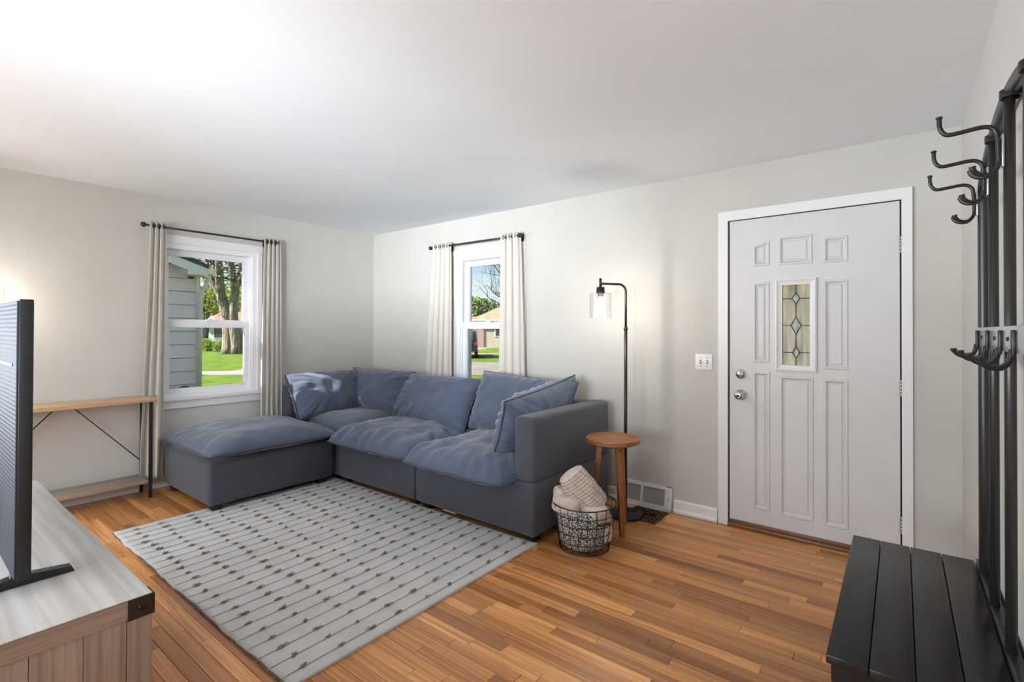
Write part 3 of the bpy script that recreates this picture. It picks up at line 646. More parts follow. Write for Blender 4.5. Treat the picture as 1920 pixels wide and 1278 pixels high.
for x in lines_x:
    ww = .0015
    pts = [(x+.003*noise.noise(Vector((x*9, y*5, 1))), RUG[2]+.004+(RUG[3]-RUG[2]-.008)*y/40) for y in range(41)]
    mb = MB(); mb.add([Vector((a-ww, b, RZ+.0022)) for a, b in pts] + [Vector((a+ww, b, RZ+.0022)) for a, b in pts] + [Vector((a, b, RZ+.0034)) for a, b in pts],
           [(i, i+1, 82+i+1, 82+i) for i in range(40)] + [(82+i, 82+i+1, 41+i+1, 41+i) for i in range(40)])
    obj('stitched_line', mb, 'rug_thread', rug)
def tuft_mesh(seed):
    r = random.Random(seed); mb = MB()
    for i in range(9):
        a = r.uniform(0, 2*PI); l = r.uniform(.011, .021); e = Vector((math.cos(a)*.45, math.sin(a), 0))*l; h = r.uniform(.005, .011)
        p0 = Vector((r.uniform(-.003, .003), r.uniform(-.008, .008), 0)); mb.tube([p0, p0+e*.5+Vector((0, 0, h)), p0+e+Vector((0, 0, h*.3))], [.0028, .0030, .0018], 4)
    o = obj('tuft', mb, 'rug_tuft', rug, pos=Vector((0, 0, 0))); return o
tm = [tuft_mesh(i) for i in range(6)]; cnt = 0
for i, x in enumerate(lines_x):
    for j, y in enumerate(cols_y):
        if cnt < 6: o = tm[cnt]
        else: o = copy_obj(tm[rr_.randrange(6)], rug)
        cnt += 1
        o.location = Vector((x+rr_.uniform(-.003, .003), y+rr_.uniform(-.016, .016), RZ+.002)) - ORIG[rug.name]; o.rotation_euler = (0, 0, rr_.choice((0, PI))+rr_.uniform(-.25, .25)); s = rr_.uniform(.8, 1.25); o.scale = (s, s, s)
mb = MB()
for i in range(340):
    x = RUG[0]+.01+(RUG[1]-RUG[0]-.02)*i/340; mb.tube([(x, RUG[2]+.003, RZ*.7), (x+rr_.uniform(-.004, .004), RUG[2]-rr_.uniform(.002, .009), .004)], .0022, 4)
tag(obj('frayed_edge', mb, 'rug_edge', rug), kind='stuff')

# ------------------------------------------------------------------ console table under the window wall
ct = thing('console_table', (.16, -2.76, 0), 'narrow light oak console table with black metal legs against the wall', 'console table')
cy0, cy1 = -3.27, -2.245; cz = .782
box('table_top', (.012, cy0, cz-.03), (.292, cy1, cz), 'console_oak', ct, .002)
for x in (.045, .262):
    for y in (cy0+.03, cy1-.035): box('leg', (x-.011, y-.011, 0), (x+.011, y+.011, cz-.03), 'black_metal', ct)
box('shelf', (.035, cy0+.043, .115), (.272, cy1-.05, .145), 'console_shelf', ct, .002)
for y in (cy0+.03, cy1-.035): box('side_rail', (.045, y-.008, .10), (.262, y+.008, .116), 'black_metal', ct)
yc = (cy0+cy1)/2
for s in (-1, 1): obj('brace', MB().tube([(.042, yc+s*.04, cz-.035), (.042, (cy1-.035) if s > 0 else (cy0+.03), .25)], .0042, 6), 'black_metal', ct)

# ------------------------------------------------------------------ television on its stand
ts = thing('tv_stand', (2.46, -3.36, 0), 'grey washed wooden television stand with bronze corner brackets', 'tv stand')
tx0, tx1, ty0, ty1, tz = 1.66, 3.285, -3.58, -3.135, .60
box('top', (tx0, ty0, tz-.052), (tx1, ty1, tz), 'tv_stand_top', ts)
box('edge_band', (tx1, ty0, tz-.052), (tx1+.002, ty1, tz-.0005), 'tv_stand_rail', ts)
box('body', (tx0+.02, ty0+.02, .06), (tx1-.012, ty1-.01, tz-.053), 'tv_stand_side', ts)
ys = [ty0, ty0+.10, ty0+.20, ty0+.30, ty1-.056]
for a, c in zip(ys, ys[1:]): box('side_plank', (tx1-.012, a+.0008, .0), (tx1-.002, c-.0008, tz-.0525), 'tv_stand_side', ts)
box('corner_post', (tx1-.06, ty1-.055, 0), (tx1, ty1, tz-.0525), 'tv_stand_side', ts)
box('corner_post', (tx0, ty1-.055, 0), (tx0+.06, ty1, tz-.0525), 'tv_stand_side', ts)
for y in (ty1-.055, ty0):
    br = box('corner_bracket', (tx1+.001, y, tz-.055), (tx1+.006, y+.056, tz-.001), 'bracket_bronze', ts)
    obj('bolt', MB().lathe([(.006, tx1+.006), (.006, tx1+.009), (0, tx1+.0095)], (0, y+.028, tz-.028), 12, 0, False), 'bracket_bolt', br)
box('front_bracket', (tx1-.05, ty1, tz-.055), (tx1+.006, ty1+.005, tz-.001), 'bracket_bronze', ts)
for i in range(3):
    a = tx0+.07+i*.497; dr = box('cabinet_door', (a, ty1-.012, .08), (a+.487, ty1-.001, tz-.06), 'tv_stand_side', ts)
    box('handle', (a+.43, ty1-.002, .30), (a+.445, ty1+.02, .42), 'bracket_bronze', dr)
tv = thing('television', (2.37, -3.35, tz), 'black flat-screen television seen from behind its edge', 'television')
vx1 = 3.055; vx0_ = 1.70
box('bezel', (vx0_, -3.374, .648), (vx1, -3.345, 1.402), 'tv_black', tv, .003)
box('back_panel', (vx0_+.004, -3.3785, .652), (vx1-.004, -3.3735, 1.398), 'tv_back', tv, .002)
obj('back_housing', MB().prism([(vx0_+.12, -3.377, .66), (vx0_+.12, -3.397, .67), (vx0_+.12, -3.397, .80), (vx0_+.12, -3.377, .90)], (vx1-vx0_-.40, 0, 0)), 'tv_back', tv)
box('port_recess', (vx1-.30, -3.3805, 1.22), (vx1-.055, -3.378, 1.228), 'tv_black', tv)
box('screen', (vx0_+.008, -3.3462, .66), (vx1-.008, -3.3440, 1.394), 'tv_screen', tv)
for x in (vx1-.12, vx0_+.12):
    obj('foot', MB().prism([(x-.012, -3.36, .65), (x+.012, -3.36, .65), (x+.011, -3.252, tz+.012), (x+.012, -3.246, tz+.0005), (x-.012, -3.246, tz+.0005), (x-.011, -3.252, tz+.012)][0:0] or [(x, -3.366, .665), (x, -3.350, .665), (x, -3.335, .628), (x, -3.245, .618), (x, -3.238, .602), (x, -3.44, .602), (x, -3.446, .615), (x, -3.375, .628)], (.03, 0, 0)), 'tv_black', tv)

# ------------------------------------------------------------------ floor lamps
def floor_lamp(base, arm_dir, arm_len, label, power):
    bx_, by_ = base; a = Vector((*arm_dir, 0)).normalized(); bc = Vector((bx_, by_, 0)); zt = 1.655
    L_ = thing('floor_lamp', bc, label, 'floor lamp', 'black floor lamps')
    obj('base', MB().lathe([(.125, 0), (.127, .008), (.125, .018), (.06, .026), (.022, .03), (.02, .055), (.012, .06)], bc, 36), 'black_metal', L_, edge=50)
    obj('pole', MB().tube([bc+Vector((0, 0, .03)), bc+Vector((0, 0, 1.33))], .0115, 12), 'black_metal', L_)
    obj('pole_joint', MB().lathe([(.013, 1.325), (.014, 1.33), (.014, 1.345), (.012, 1.35)], bc, 14), 'black_metal', L_)
    r_ = .055; c = bc + a*r_ + Vector((0, 0, zt-r_))
    path = [bc+Vector((0, 0, 1.34))] + [c - a*r_*math.cos(t_) + Vector((0, 0, r_*math.sin(t_))) for t_ in [i*PI/16 for i in range(9)]] + [bc + a*arm_len + Vector((0, 0, zt))]
    obj('arm', MB().tube(path, .0085, 10), 'black_metal', L_)
    h = bc + a*arm_len; obj('stem', MB().tube([h+Vector((0, 0, 1.692)), h+Vector((0, 0, 1.628))], .0095, 12), 'black_metal', L_)
    obj('socket', MB().lathe([(.010, 1.632), (.028, 1.630), (.030, 1.592), (.030, 1.586), (.021, 1.585), (.021, 1.563), (0, 1.563)], h, 20, 2, False), 'socket', L_)
    bu = obj('bulb', MB().lathe([(.013, 1.566), (.014, 1.555), (.026, 1.525), (.032, 1.497), (.030, 1.476), (.018, 1.455), (.008, 1.444), (0, 1.442)], h, 18, 2, False), 'bulb', L_)
    sh_ = obj('glass_shade', MB().lathe([(.030, 1.590), (.074, 1.588), (.078, 1.584), (.078, 1.412), (.075, 1.412), (.075, 1.583), (.030, 1.586)], h, 40, 2, False), 'lamp_glass', L_, edge=40)
    p = light('bulb_light', 'POINT', power, h+Vector((0, 0, 1.50))-bc, (1, .92, .82), shadow_soft_size=.026); p.parent = L_
    return L_
LPOLE = (3.352, -.292); LB = Vector((3.238, -.46))
floor_lamp(LPOLE, (LB.x-LPOLE[0], LB.y-LPOLE[1]), math.hypot(LB.x-LPOLE[0], LB.y-LPOLE[1]), 'black arched floor lamp with a glass shade beside the sofa arm', BULB_POWER)
bpy.data.objects['bulb'].visible_shadow = False
floor_lamp((.26, -3.36), (.0, .19), .19, 'glass lamp shade of a floor lamp half hidden behind the television', BULB_POWER*.8)
bpy.data.objects['bulb.001'].visible_shadow = False
cr_ = thing('lamp_cord', (3.48, -.25, 0), 'black power cord looping beside the lamp base', 'cord')
obj('cable', MB().tube([(3.47, -.26, .02), (3.50, -.25, .035), (3.525, -.235, .04), (3.54, -.215, .03), (3.53, -.20, .010), (3.49, -.18, .0100), (3.42, -.13, .0100), (3.36, -.09, .0100)], .004, 6), 'black_metal', cr_)

# unseen fill lamps added on stands behind the camera, turned to the far end of the room
def fill_lamp(loc, aim, power, label, spread):
    P_ = Vector(loc); sd = (Vector(aim)-P_).normalized(); g = Vector((P_.x, P_.y, 0))
    ul = thing('added_fill_lamp', g, label, 'added fill lamp', 'added fill lamps behind the camera')
    obj('stand_pole', MB().tube([(P_.x, P_.y, .05), P_-sd*.22], .014, 10), 'black_metal', ul)
    for k in range(3): a = k*2*PI/3; obj('leg', MB().tube([(P_.x, P_.y, .55), (P_.x+.42*math.cos(a), P_.y+.42*math.sin(a), .01)], .01, 8), 'black_metal', ul)
    e1 = sd.cross(Vector((0, 0, 1))).normalized(); e2 = e1.cross(sd); cs_ = ((-1, -1), (1, -1), (1, 1), (-1, 1))
    q4 = [P_+e1*a*.42+e2*b_*.42 for a, b_ in cs_]; q5 = [P_-sd*.28+e1*a*.07+e2*b_*.07 for a, b_ in cs_]
    obj('housing', MB().add(q4+q5, [(0, 1, 5, 4), (1, 2, 6, 5), (2, 3, 7, 6), (3, 0, 4, 7), (4, 5, 6, 7)]), 'black_metal', ul)
    q = light('fill_lamp_light', 'AREA', power, P_-g-sd*.01, (.90, .95, 1), shape='SQUARE', size=.8, spread=math.radians(spread)); q.rotation_euler = sd.to_track_quat('-Z', 'Y').to_euler(); q.parent = ul
fill_lamp((4.3, -5.85, 1.5), (1.3, -.3, 1.88), FILL_LAMP_POWER[0], 'added fill lamp on a stand at the right behind the camera', 44)
fill_lamp((.75, -5.5, 1.35), (5.1, -.8, 1.6), FILL_LAMP_POWER[1], 'added fill lamp on a stand at the left behind the camera', 46)

# ------------------------------------------------------------------ round stool
SC = Vector((3.392, -.575, 0)); SH = .605; SR = .178
stl = thing('side_stool', SC, 'round wooden stool with a dished tray top beside the sofa', 'stool')
obj('tray_top', MB().lathe([(.06, SH-.03), (SR-.02, SH-.03), (SR-.003, SH-.022), (SR, SH-.006), (SR-.002, SH+.004), (SR-.007, SH+.007), (SR-.015, SH+.006), (SR-.021, SH-.009), (SR-.026, SH-.012), (0, SH-.012)], SC, 48, 2, False), 'stool_wood', stl, edge=45)
for i, an in enumerate((-38, 82, 202)):
    a = math.radians(an); d = Vector((math.cos(a), math.sin(a), 0)); p0 = SC + d*.085 + Vector((0, 0, SH-.03)); p1 = SC + d*.140
    t_ = Vector((-d.y, d.x, 0)); mb = MB(); vs = []
    for p_, w1_, w2_ in ((p0, .019, .021), (p1, .012, .013)):
        vs += [p_+d*w1_+t_*w2_, p_+d*w1_-t_*w2_, p_-d*w1_-t_*w2_, p_-d*w1_+t_*w2_]
    mb.add(vs, [(0, 1, 2, 3), (7, 6, 5, 4), (0, 4, 5, 1), (1, 5, 6, 2), (2, 6, 7, 3), (3, 7, 4, 0)]); lg = obj('leg', mb, 'stool_leg', stl)
    b0 = SC + Vector((0, 0, SH-.05)); box_ = MB().tube([b0, b0+d*.085], .016, 6); obj('support_rail', box_, 'stool_wood', stl)
    sc_ = p0 + d*.0195 + Vector((0, 0, -.03)); obj('screw', MB().blob(sc_, .006, 6, 0), 'bracket_bolt', lg)

# ------------------------------------------------------------------ wire basket with blankets
BC = Vector((3.372, -.918, 0)); BR0, BR1, BH = .150, .194, .275
bk = thing('wire_basket', BC, 'round black wire basket holding rolled blankets on the floor', 'basket')
def bring(r, z, n_=36): return [BC+Vector((math.cos(2*PI*i/n_)*r, math.sin(2*PI*i/n_)*r, z)) for i in range(n_)]
br_at = lambda z: BR0+(BR1-BR0)*z/BH
for i in range(6): z = .005+(BH-.005)*i/5; obj('ring_wire', MB().tube(bring(br_at(z)+.001, z), .0036 if i in (0, 5) else .0024, 6, True), 'black_metal', bk)
for i in range(20):
    a = 2*PI*i/20; d = Vector((math.cos(a), math.sin(a), 0)); obj('upright_wire', MB().tube([BC+d*BR0+Vector((0, 0, .005)), BC+d*BR1+Vector((0, 0, BH))], .0021, 6), 'black_metal', bk)
mb = MB()
for i in range(8): a = PI*i/8; d = Vector((math.cos(a), math.sin(a), 0))*BR0; mb.tube([BC-d+Vector((0, 0, .005)), BC+d+Vector((0, 0, .005))], .002, 5)
obj('bottom_wires', mb, 'black_metal', bk)
for an in (-27, 153):
    a = math.radians(an); d = Vector((math.cos(a), math.sin(a), 0)); t_ = Vector((-d.y, d.x, 0)); r0 = BC+d*(BR1+.006)+Vector((0, 0, BH))
    pts = [r0-t_*.05, r0-t_*.054+d*.008+Vector((0, 0, -.03)), r0-t_*.046+d*.012+Vector((0, 0, -.07)), r0+t_*.046+d*.012+Vector((0, 0, -.07)), r0+t_*.054+d*.008+Vector((0, 0, -.03)), r0+t_*.05]
    hd = obj('handle', MB().tube(pts, .003, 6), 'black_metal', bk); obj('grip', MB().tube([pts[2]+t_*.012, pts[3]-t_*.012], .009, 8), 'black_metal', hd)
# blankets (each its own thing)
def lump(c, r, seed, n_=26, amp=.05, fold=0, e=.5):
    c = Vector(c)
    def fn(u, v):
        th = u*2*PI; ph = (v-.5)*PI
        cz_ = math.copysign(abs(math.sin(ph))**e, math.sin(ph)); cr = abs(math.cos(ph))**e
        d = Vector((math.cos(th)*cr*r[0], math.sin(th)*cr*r[1], cz_*r[2]))
        k = 1 + amp*noise.noise(d*14+Vector((seed, 0, 0))) + fold*abs(math.sin(d.z*44+seed+1.2*math.sin(th)))
        return c + Vector((d.x*k, d.y*k, d.z*(1+.5*amp*noise.noise(d*9+Vector((0, seed, 0))))))
    return MB().grid(fn, n_*2, n_)
sb = thing('speckled_blanket', BC+Vector((0, 0, .01)), 'black and white speckled blanket folded inside the wire basket', 'blanket')
def taper(mb, k0, k1):
    for v in mb.v:
        f = k0+(k1-k0)*(v.z/BH); v.x = BC.x+(v.x-BC.x)*f; v.y = BC.y+(v.y-BC.y)*f
    return mb
obj('folded_layers', taper(lump(BC+Vector((-.002, -.002, .124)), (.166, .166, .118), 4, 30, .02, -.035, e=.28), .86, 1.03), 'speckle', sb)
rc = thing('red_cloth', BC+Vector((-.15, -.05, .18)), 'small dark red cloth tucked at the basket side next to the sofa', 'cloth')
obj('fold', MB().blob(BC+Vector((-.145, -.075, .175)), (.016, .016, .028), 8, .2), 'red_cloth', rc)
th = thing('plaid_throw', BC+Vector((0, 0, .2)), 'cream throw with thin dark plaid lines rolled and sticking out of the basket', 'blanket')
# roll leaning to the upper left as seen from the room
rdir = (CR*-.60 + CU*.80 + CFW*.05).normalized(); side = rdir.cross(CFW).normalized(); up_ = side.cross(rdir).normalized()
rc0 = BC + Vector((.055, .035, .235)); LR = .27
def rollfn(u, v, rad=1.0):
    th_ = u*2*PI; s_ = v; R_ = .100+.012*math.sin(s_*3.1)-.020*s_
    end = 1 - .55*sstep(.93, 1.0, s_)**2 - .1*sstep(.06, 0, s_)
    wob = 1 + .045*math.sin(th_*3+s_*5) + .05*noise.noise(Vector((math.cos(th_)*2, math.sin(th_)*2, s_*5)))
    return rc0 + rdir*(s_*LR) + (side*math.cos(th_) + up_*math.sin(th_))*(R_*end*wob*rad)
mb = MB().grid(rollfn, 48, 40); mb.f.append(tuple(40*49+i for i in range(48))); mb.sm.append(True)
roll = obj('roll', mb, 'plaid_throw', th)
mb = MB()
for k in range(13):
    s_ = .05+k*.072; mb.tube([rollfn((i+.0)/36+.01*s_, min(.995, s_+.10*i/36), 1.006) for i in range(36)], .0011, 4)
for k in range(12):
    mb.tube([rollfn(k/12+.12*i/20, i/20*.93+.02, 1.006) for i in range(21)], .0009, 4)
obj('plaid_lines', mb, 'plaid_line', roll)
drape = lump(BC+Vector((-.075, -.070, .268)), (.105, .085, .055), 9, 22, .16); obj('loose_fold', drape, 'plaid_throw', th)
obj('loose_fold', lump(BC+Vector((-.125, -.055, .292)), (.058, .062, .060), 12, 18, .2), 'plaid_throw', th)
obj('loose_fold', lump(BC+Vector((.08, -.02, .215)), (.088, .085, .06), 14, 18, .14), 'plaid_throw', th)
obj('loose_fold', lump(BC+Vector((.125, .03, .13)), (.045, .055, .085), 15, 16, .14), 'plaid_throw', th)

# ------------------------------------------------------------------ hall tree: bench with coat rack
ht = thing('hall_tree', (4.94, -1.5, 0), 'dark wooden entry bench with a black metal coat rack on the right wall', 'hall tree')
hx0, hx1, hy0, hy1, hz = 4.745, 5.128, -2.015, -1.01, .449
pw = (hx1-hx0)/4
for i in range(4): box('seat_plank', (hx0+i*pw+.0008, hy0, hz-.024), (hx0+(i+1)*pw-.0008, hy1, hz), 'bench_wood', ht, .0035)
box('seat_frame', (hx0+.012, hy0+.012, hz-.075), (hx1-.008, hy1-.012, hz-.0245), 'bench_wood', ht)
for x in (hx0+.03, hx1-.03):
    for y in (hy0+.035, hy1-.035): box('leg', (x-.018, y-.018, 0), (x+.018, y+.018, hz-.07), 'dark_tube', ht, .004)
box('shoe_shelf', (hx0+.03, hy0+.04, .16), (hx1-.02, hy1-.04, .175), 'black_metal', ht)
PXR = 5.143; PR = .0165; PY = (-1.165, -1.438, -1.735, -2.25)
box('back_rail', (PXR-.014, PY[3], hz-.03), (PXR+.016, hy1-.03, hz+.018), 'dark_tube', ht, .003)
ZA = 1.84
def archz(y): 
    s_ = (y-PY[0])/(PY[3]-PY[0]); return 1.850 + .135*math.sin(PI*max(0, min(1, s_)))**.75
path = [(PXR, PY[0], 0), (PXR, PY[0], 1.0), (PXR, PY[0], ZA-.06)]
n_ = 30
for i in range(n_+1):
    s_ = .5-.5*math.cos(PI*i/n_); y = PY[0]+(PY[3]-PY[0])*s_; path.append((PXR, y, archz(y)-.012))
path += [(PXR, PY[3], ZA-.06), (PXR, PY[3], 1.0), (PXR, PY[3], 0)]
obj('arched_frame', MB().tube(path, PR, 14), 'dark_tube', ht)
for y in (*PY[1:3], -2.01):
    zt_ = archz(y)-.03
    obj('post', MB().tube([(PXR-.004, y, hz+.016), (PXR-.004, y, zt_)], .0125, 12), 'dark_tube', ht)
    obj('collar', MB().lathe([(.024, -.011), (.024, .011), (.0205, .011), (.0205, -.011), (.024, -.011)], (PXR, y, zt_+.008), 20, 2, False), 'black_metal', ht)
obj('wall_tab', MB().box((XC-.006, -1.80, archz(-1.8)+.012), (XC-.002, -1.775, archz(-1.8)+.055), .004), 'steel_hinge', ht)
HXR = PXR-.02
def hook(y, z, long):
    mb = MB()
    mb.box((HXR+.000, y-.011, z-.045), (HXR+.006, y+.011, z+.045), .002)
    hk = obj('coat_hook', mb, 'bright_plate', ht)
    if long:
        pts = [(HXR-.004, y, z-.035), (HXR-.006, y, z+.03), (HXR-.010, y, z+.056), (HXR-.022, y, z+.070), (HXR-.040, y, z+.074), (HXR-.075, y, z+.071), (HXR-.106, y, z+.069), (HXR-.119, y, z+.078), (HXR-.126, y, z+.096), (HXR-.127, y, z+.122)]
        obj('long_arm', MB().tube(smooth(pts), .0060, 10), 'black_metal', hk); obj('arm_tip', MB().blob(pts[-1], (.0085, .0085, .005), 8, 0), 'black_metal', hk)
    for s in (-1, 1):
        pts = [(HXR-.003, y, z-.02), (HXR-.008, y+s*.004, z-.044), (HXR-.022, y+s*.010, z-.060), (HXR-.042, y+s*.016, z-.060), (HXR-.056, y+s*.020, z-.049), (HXR-.060, y+s*.022, z-.036)]
        obj('prong', MB().tube(smooth(pts), lerps([.0055, .0055, .0055, .0058, .0068, .0082]), 10), 'black_metal', hk)
    for s in (-1, 1): obj('screw', MB().blob((HXR-.001, y, z+s*.030), .004, 6, 0), 'black_metal', hk)
for y, z in zip(PY[:3], (1.785, 1.80, 1.812)): hook(y, z, True)
bp_ = box('hook_bar', (PXR-.022, PY[3]-.02, 1.272), (PXR-.017, PY[0]+.02, 1.338), 'bright_plate', ht, .002)
for y in (-1.25, -1.50, -1.75, -1.95):
    mb = MB().box((PXR-.030, y-.010, 1.262), (PXR-.022, y+.010, 1.328), .003); hk = obj('bar_hook', mb, 'black_metal', ht)
    for s in (-1, 1):
        X0 = PXR-.028; z = 1.30
        pts = [(X0, y, z-.02), (X0-.006, y+s*.006, z-.050), (X0-.022, y+s*.014, z-.064), (X0-.044, y+s*.020, z-.060), (X0-.058, y+s*.024, z-.044), (X0-.060, y+s*.025, z-.036)]
        obj('prong', MB().tube(smooth(pts), lerps([.006, .006, .006, .006, .007, .0085]), 10), 'black_metal', hk)
for y in (-1.33, -1.62, -1.85): obj('bar_bolt', MB().blob((PXR-.0225, y, 1.305), (.004, .006, .006), 8, 0), 'black_metal', ht)
sb1 = thing('storage_bin', (4.94, -1.74, .175), 'black storage bin with a white rim on the shelf under the bench', 'storage bin')
def binring(x0, x1, y0, y1, z): return [(x0, y0, z), (x1, y0, z), (x1, y1, z), (x0, y1, z)]
Rb = [binring(4.79, 5.09, -1.965, -1.50, .177), binring(4.785, 5.095, -1.97, -1.495, .345), binring(4.793, 5.087, -1.962, -1.503, .345), binring(4.80, 5.08, -1.955, -1.51, .19)]
obj('bin_body', MB().add([p for q_ in Rb for p in q_], [(a*4+c, a*4+(c+1) % 4, (a+1)*4+(c+1) % 4, (a+1)*4+c) for a in range(3) for c in range(4)] + [(3, 2, 1, 0), (12, 13, 14, 15)]), 'tv_black', sb1)
obj('rim', MB().tube(binring(4.788, 5.092, -1.967, -1.498, .348), .007, 6, True), 'switch_plate', sb1)

# ------------------------------------------------------------------ outdoors
def leaves(c, r, n_, size, seed, flat=1.0, shell=.5):
    rs = random.Random(seed); mb = MB(); c = Vector(c); vs = []; fs = []
    for i in range(n_):
        d = Vector((rs.gauss(0, 1), rs.gauss(0, 1), rs.gauss(0, 1))).normalized()*(shell+(1-shell)*rs.random()); p = c+Vector((d.x*r[0], d.y*r[1], d.z*r[2]))
        s_ = size*rs.uniform(.6, 1.3); e1 = Vector((rs.gauss(0, 1), rs.gauss(0, 1), rs.gauss(0, 1))).normalized(); e2 = e1.orthogonal().normalized(); k = len(vs)
        vs += [p-e1*s_, p+e2*s_*.5, p+e1*s_, p-e2*s_*.5]; fs.append((k, k+1, k+2, k+3))
    return mb.add(vs, fs)
def merge(a, b): a.add(b.v, b.f, False); return a
GZ = -.35
tag(obj('lawn', MB().box((-170, -60, GZ-.3), (170, 170, GZ)), 'grass'), kind='structure')
def strip_on_ground(name, pts, width, m, z):
    mb = MB(); L_ = [Vector((*p, z)) for p in pts]; vs = []
    for i, p in enumerate(L_):
        d = (L_[min(i+1, len(L_)-1)]-L_[max(i-1, 0)]).normalized(); t_ = Vector((-d.y, d.x, 0))*width/2; vs += [p-t_, p+t_]
    mb.add(vs, [(2*i, 2*i+2, 2*i+3, 2*i+1) for i in range(len(L_)-1)]); o = obj(name, mb, m)
    return tag(o, kind='structure')
def gpt(px, py, z=GZ): 
    d = CFW + CR*((px-960)/CF) + CU*((639+CSH-py)/CF); t_ = (z-CPOS.z)/d.z; p = CPOS+d*t_; return (p.x, p.y)
# footpath seen through the left window, street and footpath seen through the front window
g0, g1 = Vector(gpt(330, 700)), Vector(gpt(500, 697)); dd = (g1-g0).normalized(); strip_on_ground('sidewalk', [g0-dd*25, g0, g1, g1+dd*5], 1.5, 'concrete', GZ+.012)
g0, g1 = Vector(gpt(860, 689)), Vector(gpt(950, 689)); dd = (g1-g0).normalized(); strip_on_ground('street', [g0-dd*9, g0, g1, g1+dd*60], 7.6, 'asphalt', GZ+.010)
g0, g1 = Vector(gpt(870, 663)), Vector(gpt(945, 663)); dd = (g1-g0).normalized(); strip_on_ground('far_sidewalk', [g0-dd*6, g0, g1, g1+dd*40], 1.5, 'concrete', GZ+.014)
strip_on_ground('garden_path', [gpt(868, 657), gpt(900, 653), gpt(925, 651), gpt(950, 651)], 1.3, 'concrete', GZ+.018)

# unseen evergreen added beside the left window to shade its lower sash
ev = thing('shade_evergreen', (-.85, -3.0, GZ), 'unseen evergreen added left of the window to shade its lower sash', 'shrub')
obj('stem', MB().tube([(-.85, -3.0, GZ-.05), (-.85, -3.0, 2.1)], [.06, .02], 6), 'twig', ev)
ME = MB()
for k in range(6): z_ = GZ+.2+k*.43; merge(ME, leaves((-.85, -3.0, z_), (.50-.012*k, .72-.03*k, .34), 900, .075, 70+k, shell=.25))
tag(obj('foliage', ME, 'dark_leaf', ev), kind='stuff')
# neighbour's gable with lapped siding
NX = -5.0; NYC = -.119
nh = thing('neighbor_house', (NX, NYC, GZ), 'grey shingle sided gable end of the neighbouring house close to the window', 'house')
ny0 = -18.5; nh_mid = (ny0+NYC)/2; eave = 2.40; pitch = .34
def roofz(y): return eave + pitch*min(NYC-y, y-ny0)
obj('gable_wall', MB().prism([(NX-.05, NYC-.02, GZ), (NX-.05, NYC-.02, eave-.05), (NX-.05, nh_mid, roofz(nh_mid)-.05), (NX-.05, ny0, eave-.05), (NX-.05, ny0, GZ)], (-7, 0, 0)), 'siding_gap', nh)
CO = .233
z = GZ
while z < roofz(nh_mid)-.1:
    zt_ = z+CO; ya = NYC if zt_ <= eave else NYC-(zt_-eave)/pitch; yb_ = ny0 if zt_ <= eave else ny0+(zt_-eave)/pitch
    if ya-yb_ < .4: break
    obj('siding_board', MB().prism([(NX-.05, yb_, z+.008), (NX+.026, yb_, z+.008), (NX+.004, yb_, zt_), (NX-.05, yb_, zt_)], (0, ya-yb_, 0)), 'siding', nh)
    z = zt_
obj('corner_board', MB().box((NX-.05, NYC-.01, GZ), (NX+.04, NYC+.055, eave-.1)), 'exterior_cream', nh)
ov = .38
def rk(y, up): return roofz(min(max(y, ny0-9), nh_mid)) if y <= NYC else eave-pitch*(y-NYC)
for nm, dz0, dz1, x0, x1, m_ in (('rake_board', -.155, .0, NX+ov-.03, NX+ov, 'exterior_cream'), ('roof', .0, .07, NX+ov+.02, NX-7.3, 'roof_dark'), ('soffit', -.05, -.03, NX, NX+ov-.03, 'exterior_cream')):
    ye = NYC+.06
    pl = [(x0, ye, rk(ye, 1)+dz0), (x0, nh_mid, roofz(nh_mid)+dz0), (x0, nh_mid, roofz(nh_mid)+dz1), (x0, ye, rk(ye, 1)+dz1)]
    obj(nm, MB().prism(pl, (x1-x0, 0, 0)), m_, nh)
    pl = [(x0, ny0-.4, eave-.12+dz0), (x0, nh_mid, roofz(nh_mid)+dz0), (x0, nh_mid, roofz(nh_mid)+dz1), (x0, ny0-.4, eave-.12+dz1)]
    obj(nm, MB().prism(pl, (x1-x0, 0, 0)), m_, nh)
obj('eave_return', MB().box((NX+.0, NYC-.26, eave-.14), (NX+ov+.005, NYC+.04, eave-.02)), 'exterior_cream', nh)
gut = obj('gutter', MB().box((NX-7, NYC+.05, eave-.13), (NX+ov+.02, NYC+.16, eave-.02), .02), 'exterior_cream', nh)
obj('downspout', MB().tube([(NX+.30, NYC+.10, eave-.10), (NX+.30, NYC+.10, eave-.20), (NX+.14, NYC+.06, eave-.40), (NX+.075, NYC+.045, eave-.52), (NX+.075, NYC+.045, GZ+.1)], .036, 8), 'exterior_cream', nh)
hs = thing('garden_hose', (NX+.3, -.6, GZ), 'dark garden hose coils at the foot of the grey siding', 'garden hose')
for px, py, r in ((335, 731, .10), (346, 728, .13), (358, 731, .10)):
    d = at(px, py, 1)-CPOS; c = CPOS + d*((NX+.16-CPOS.x)/d.x)
    mb = MB()
    for k in range(3): mb.tube([c+Vector((.03*k, math.cos(a)*(r-.03*k), math.sin(a)*(r-.03*k)-.10)) for a in [i*PI/12 for i in range(24)]], .018, 6, True)
    obj('coil', mb, 'hose', hs)

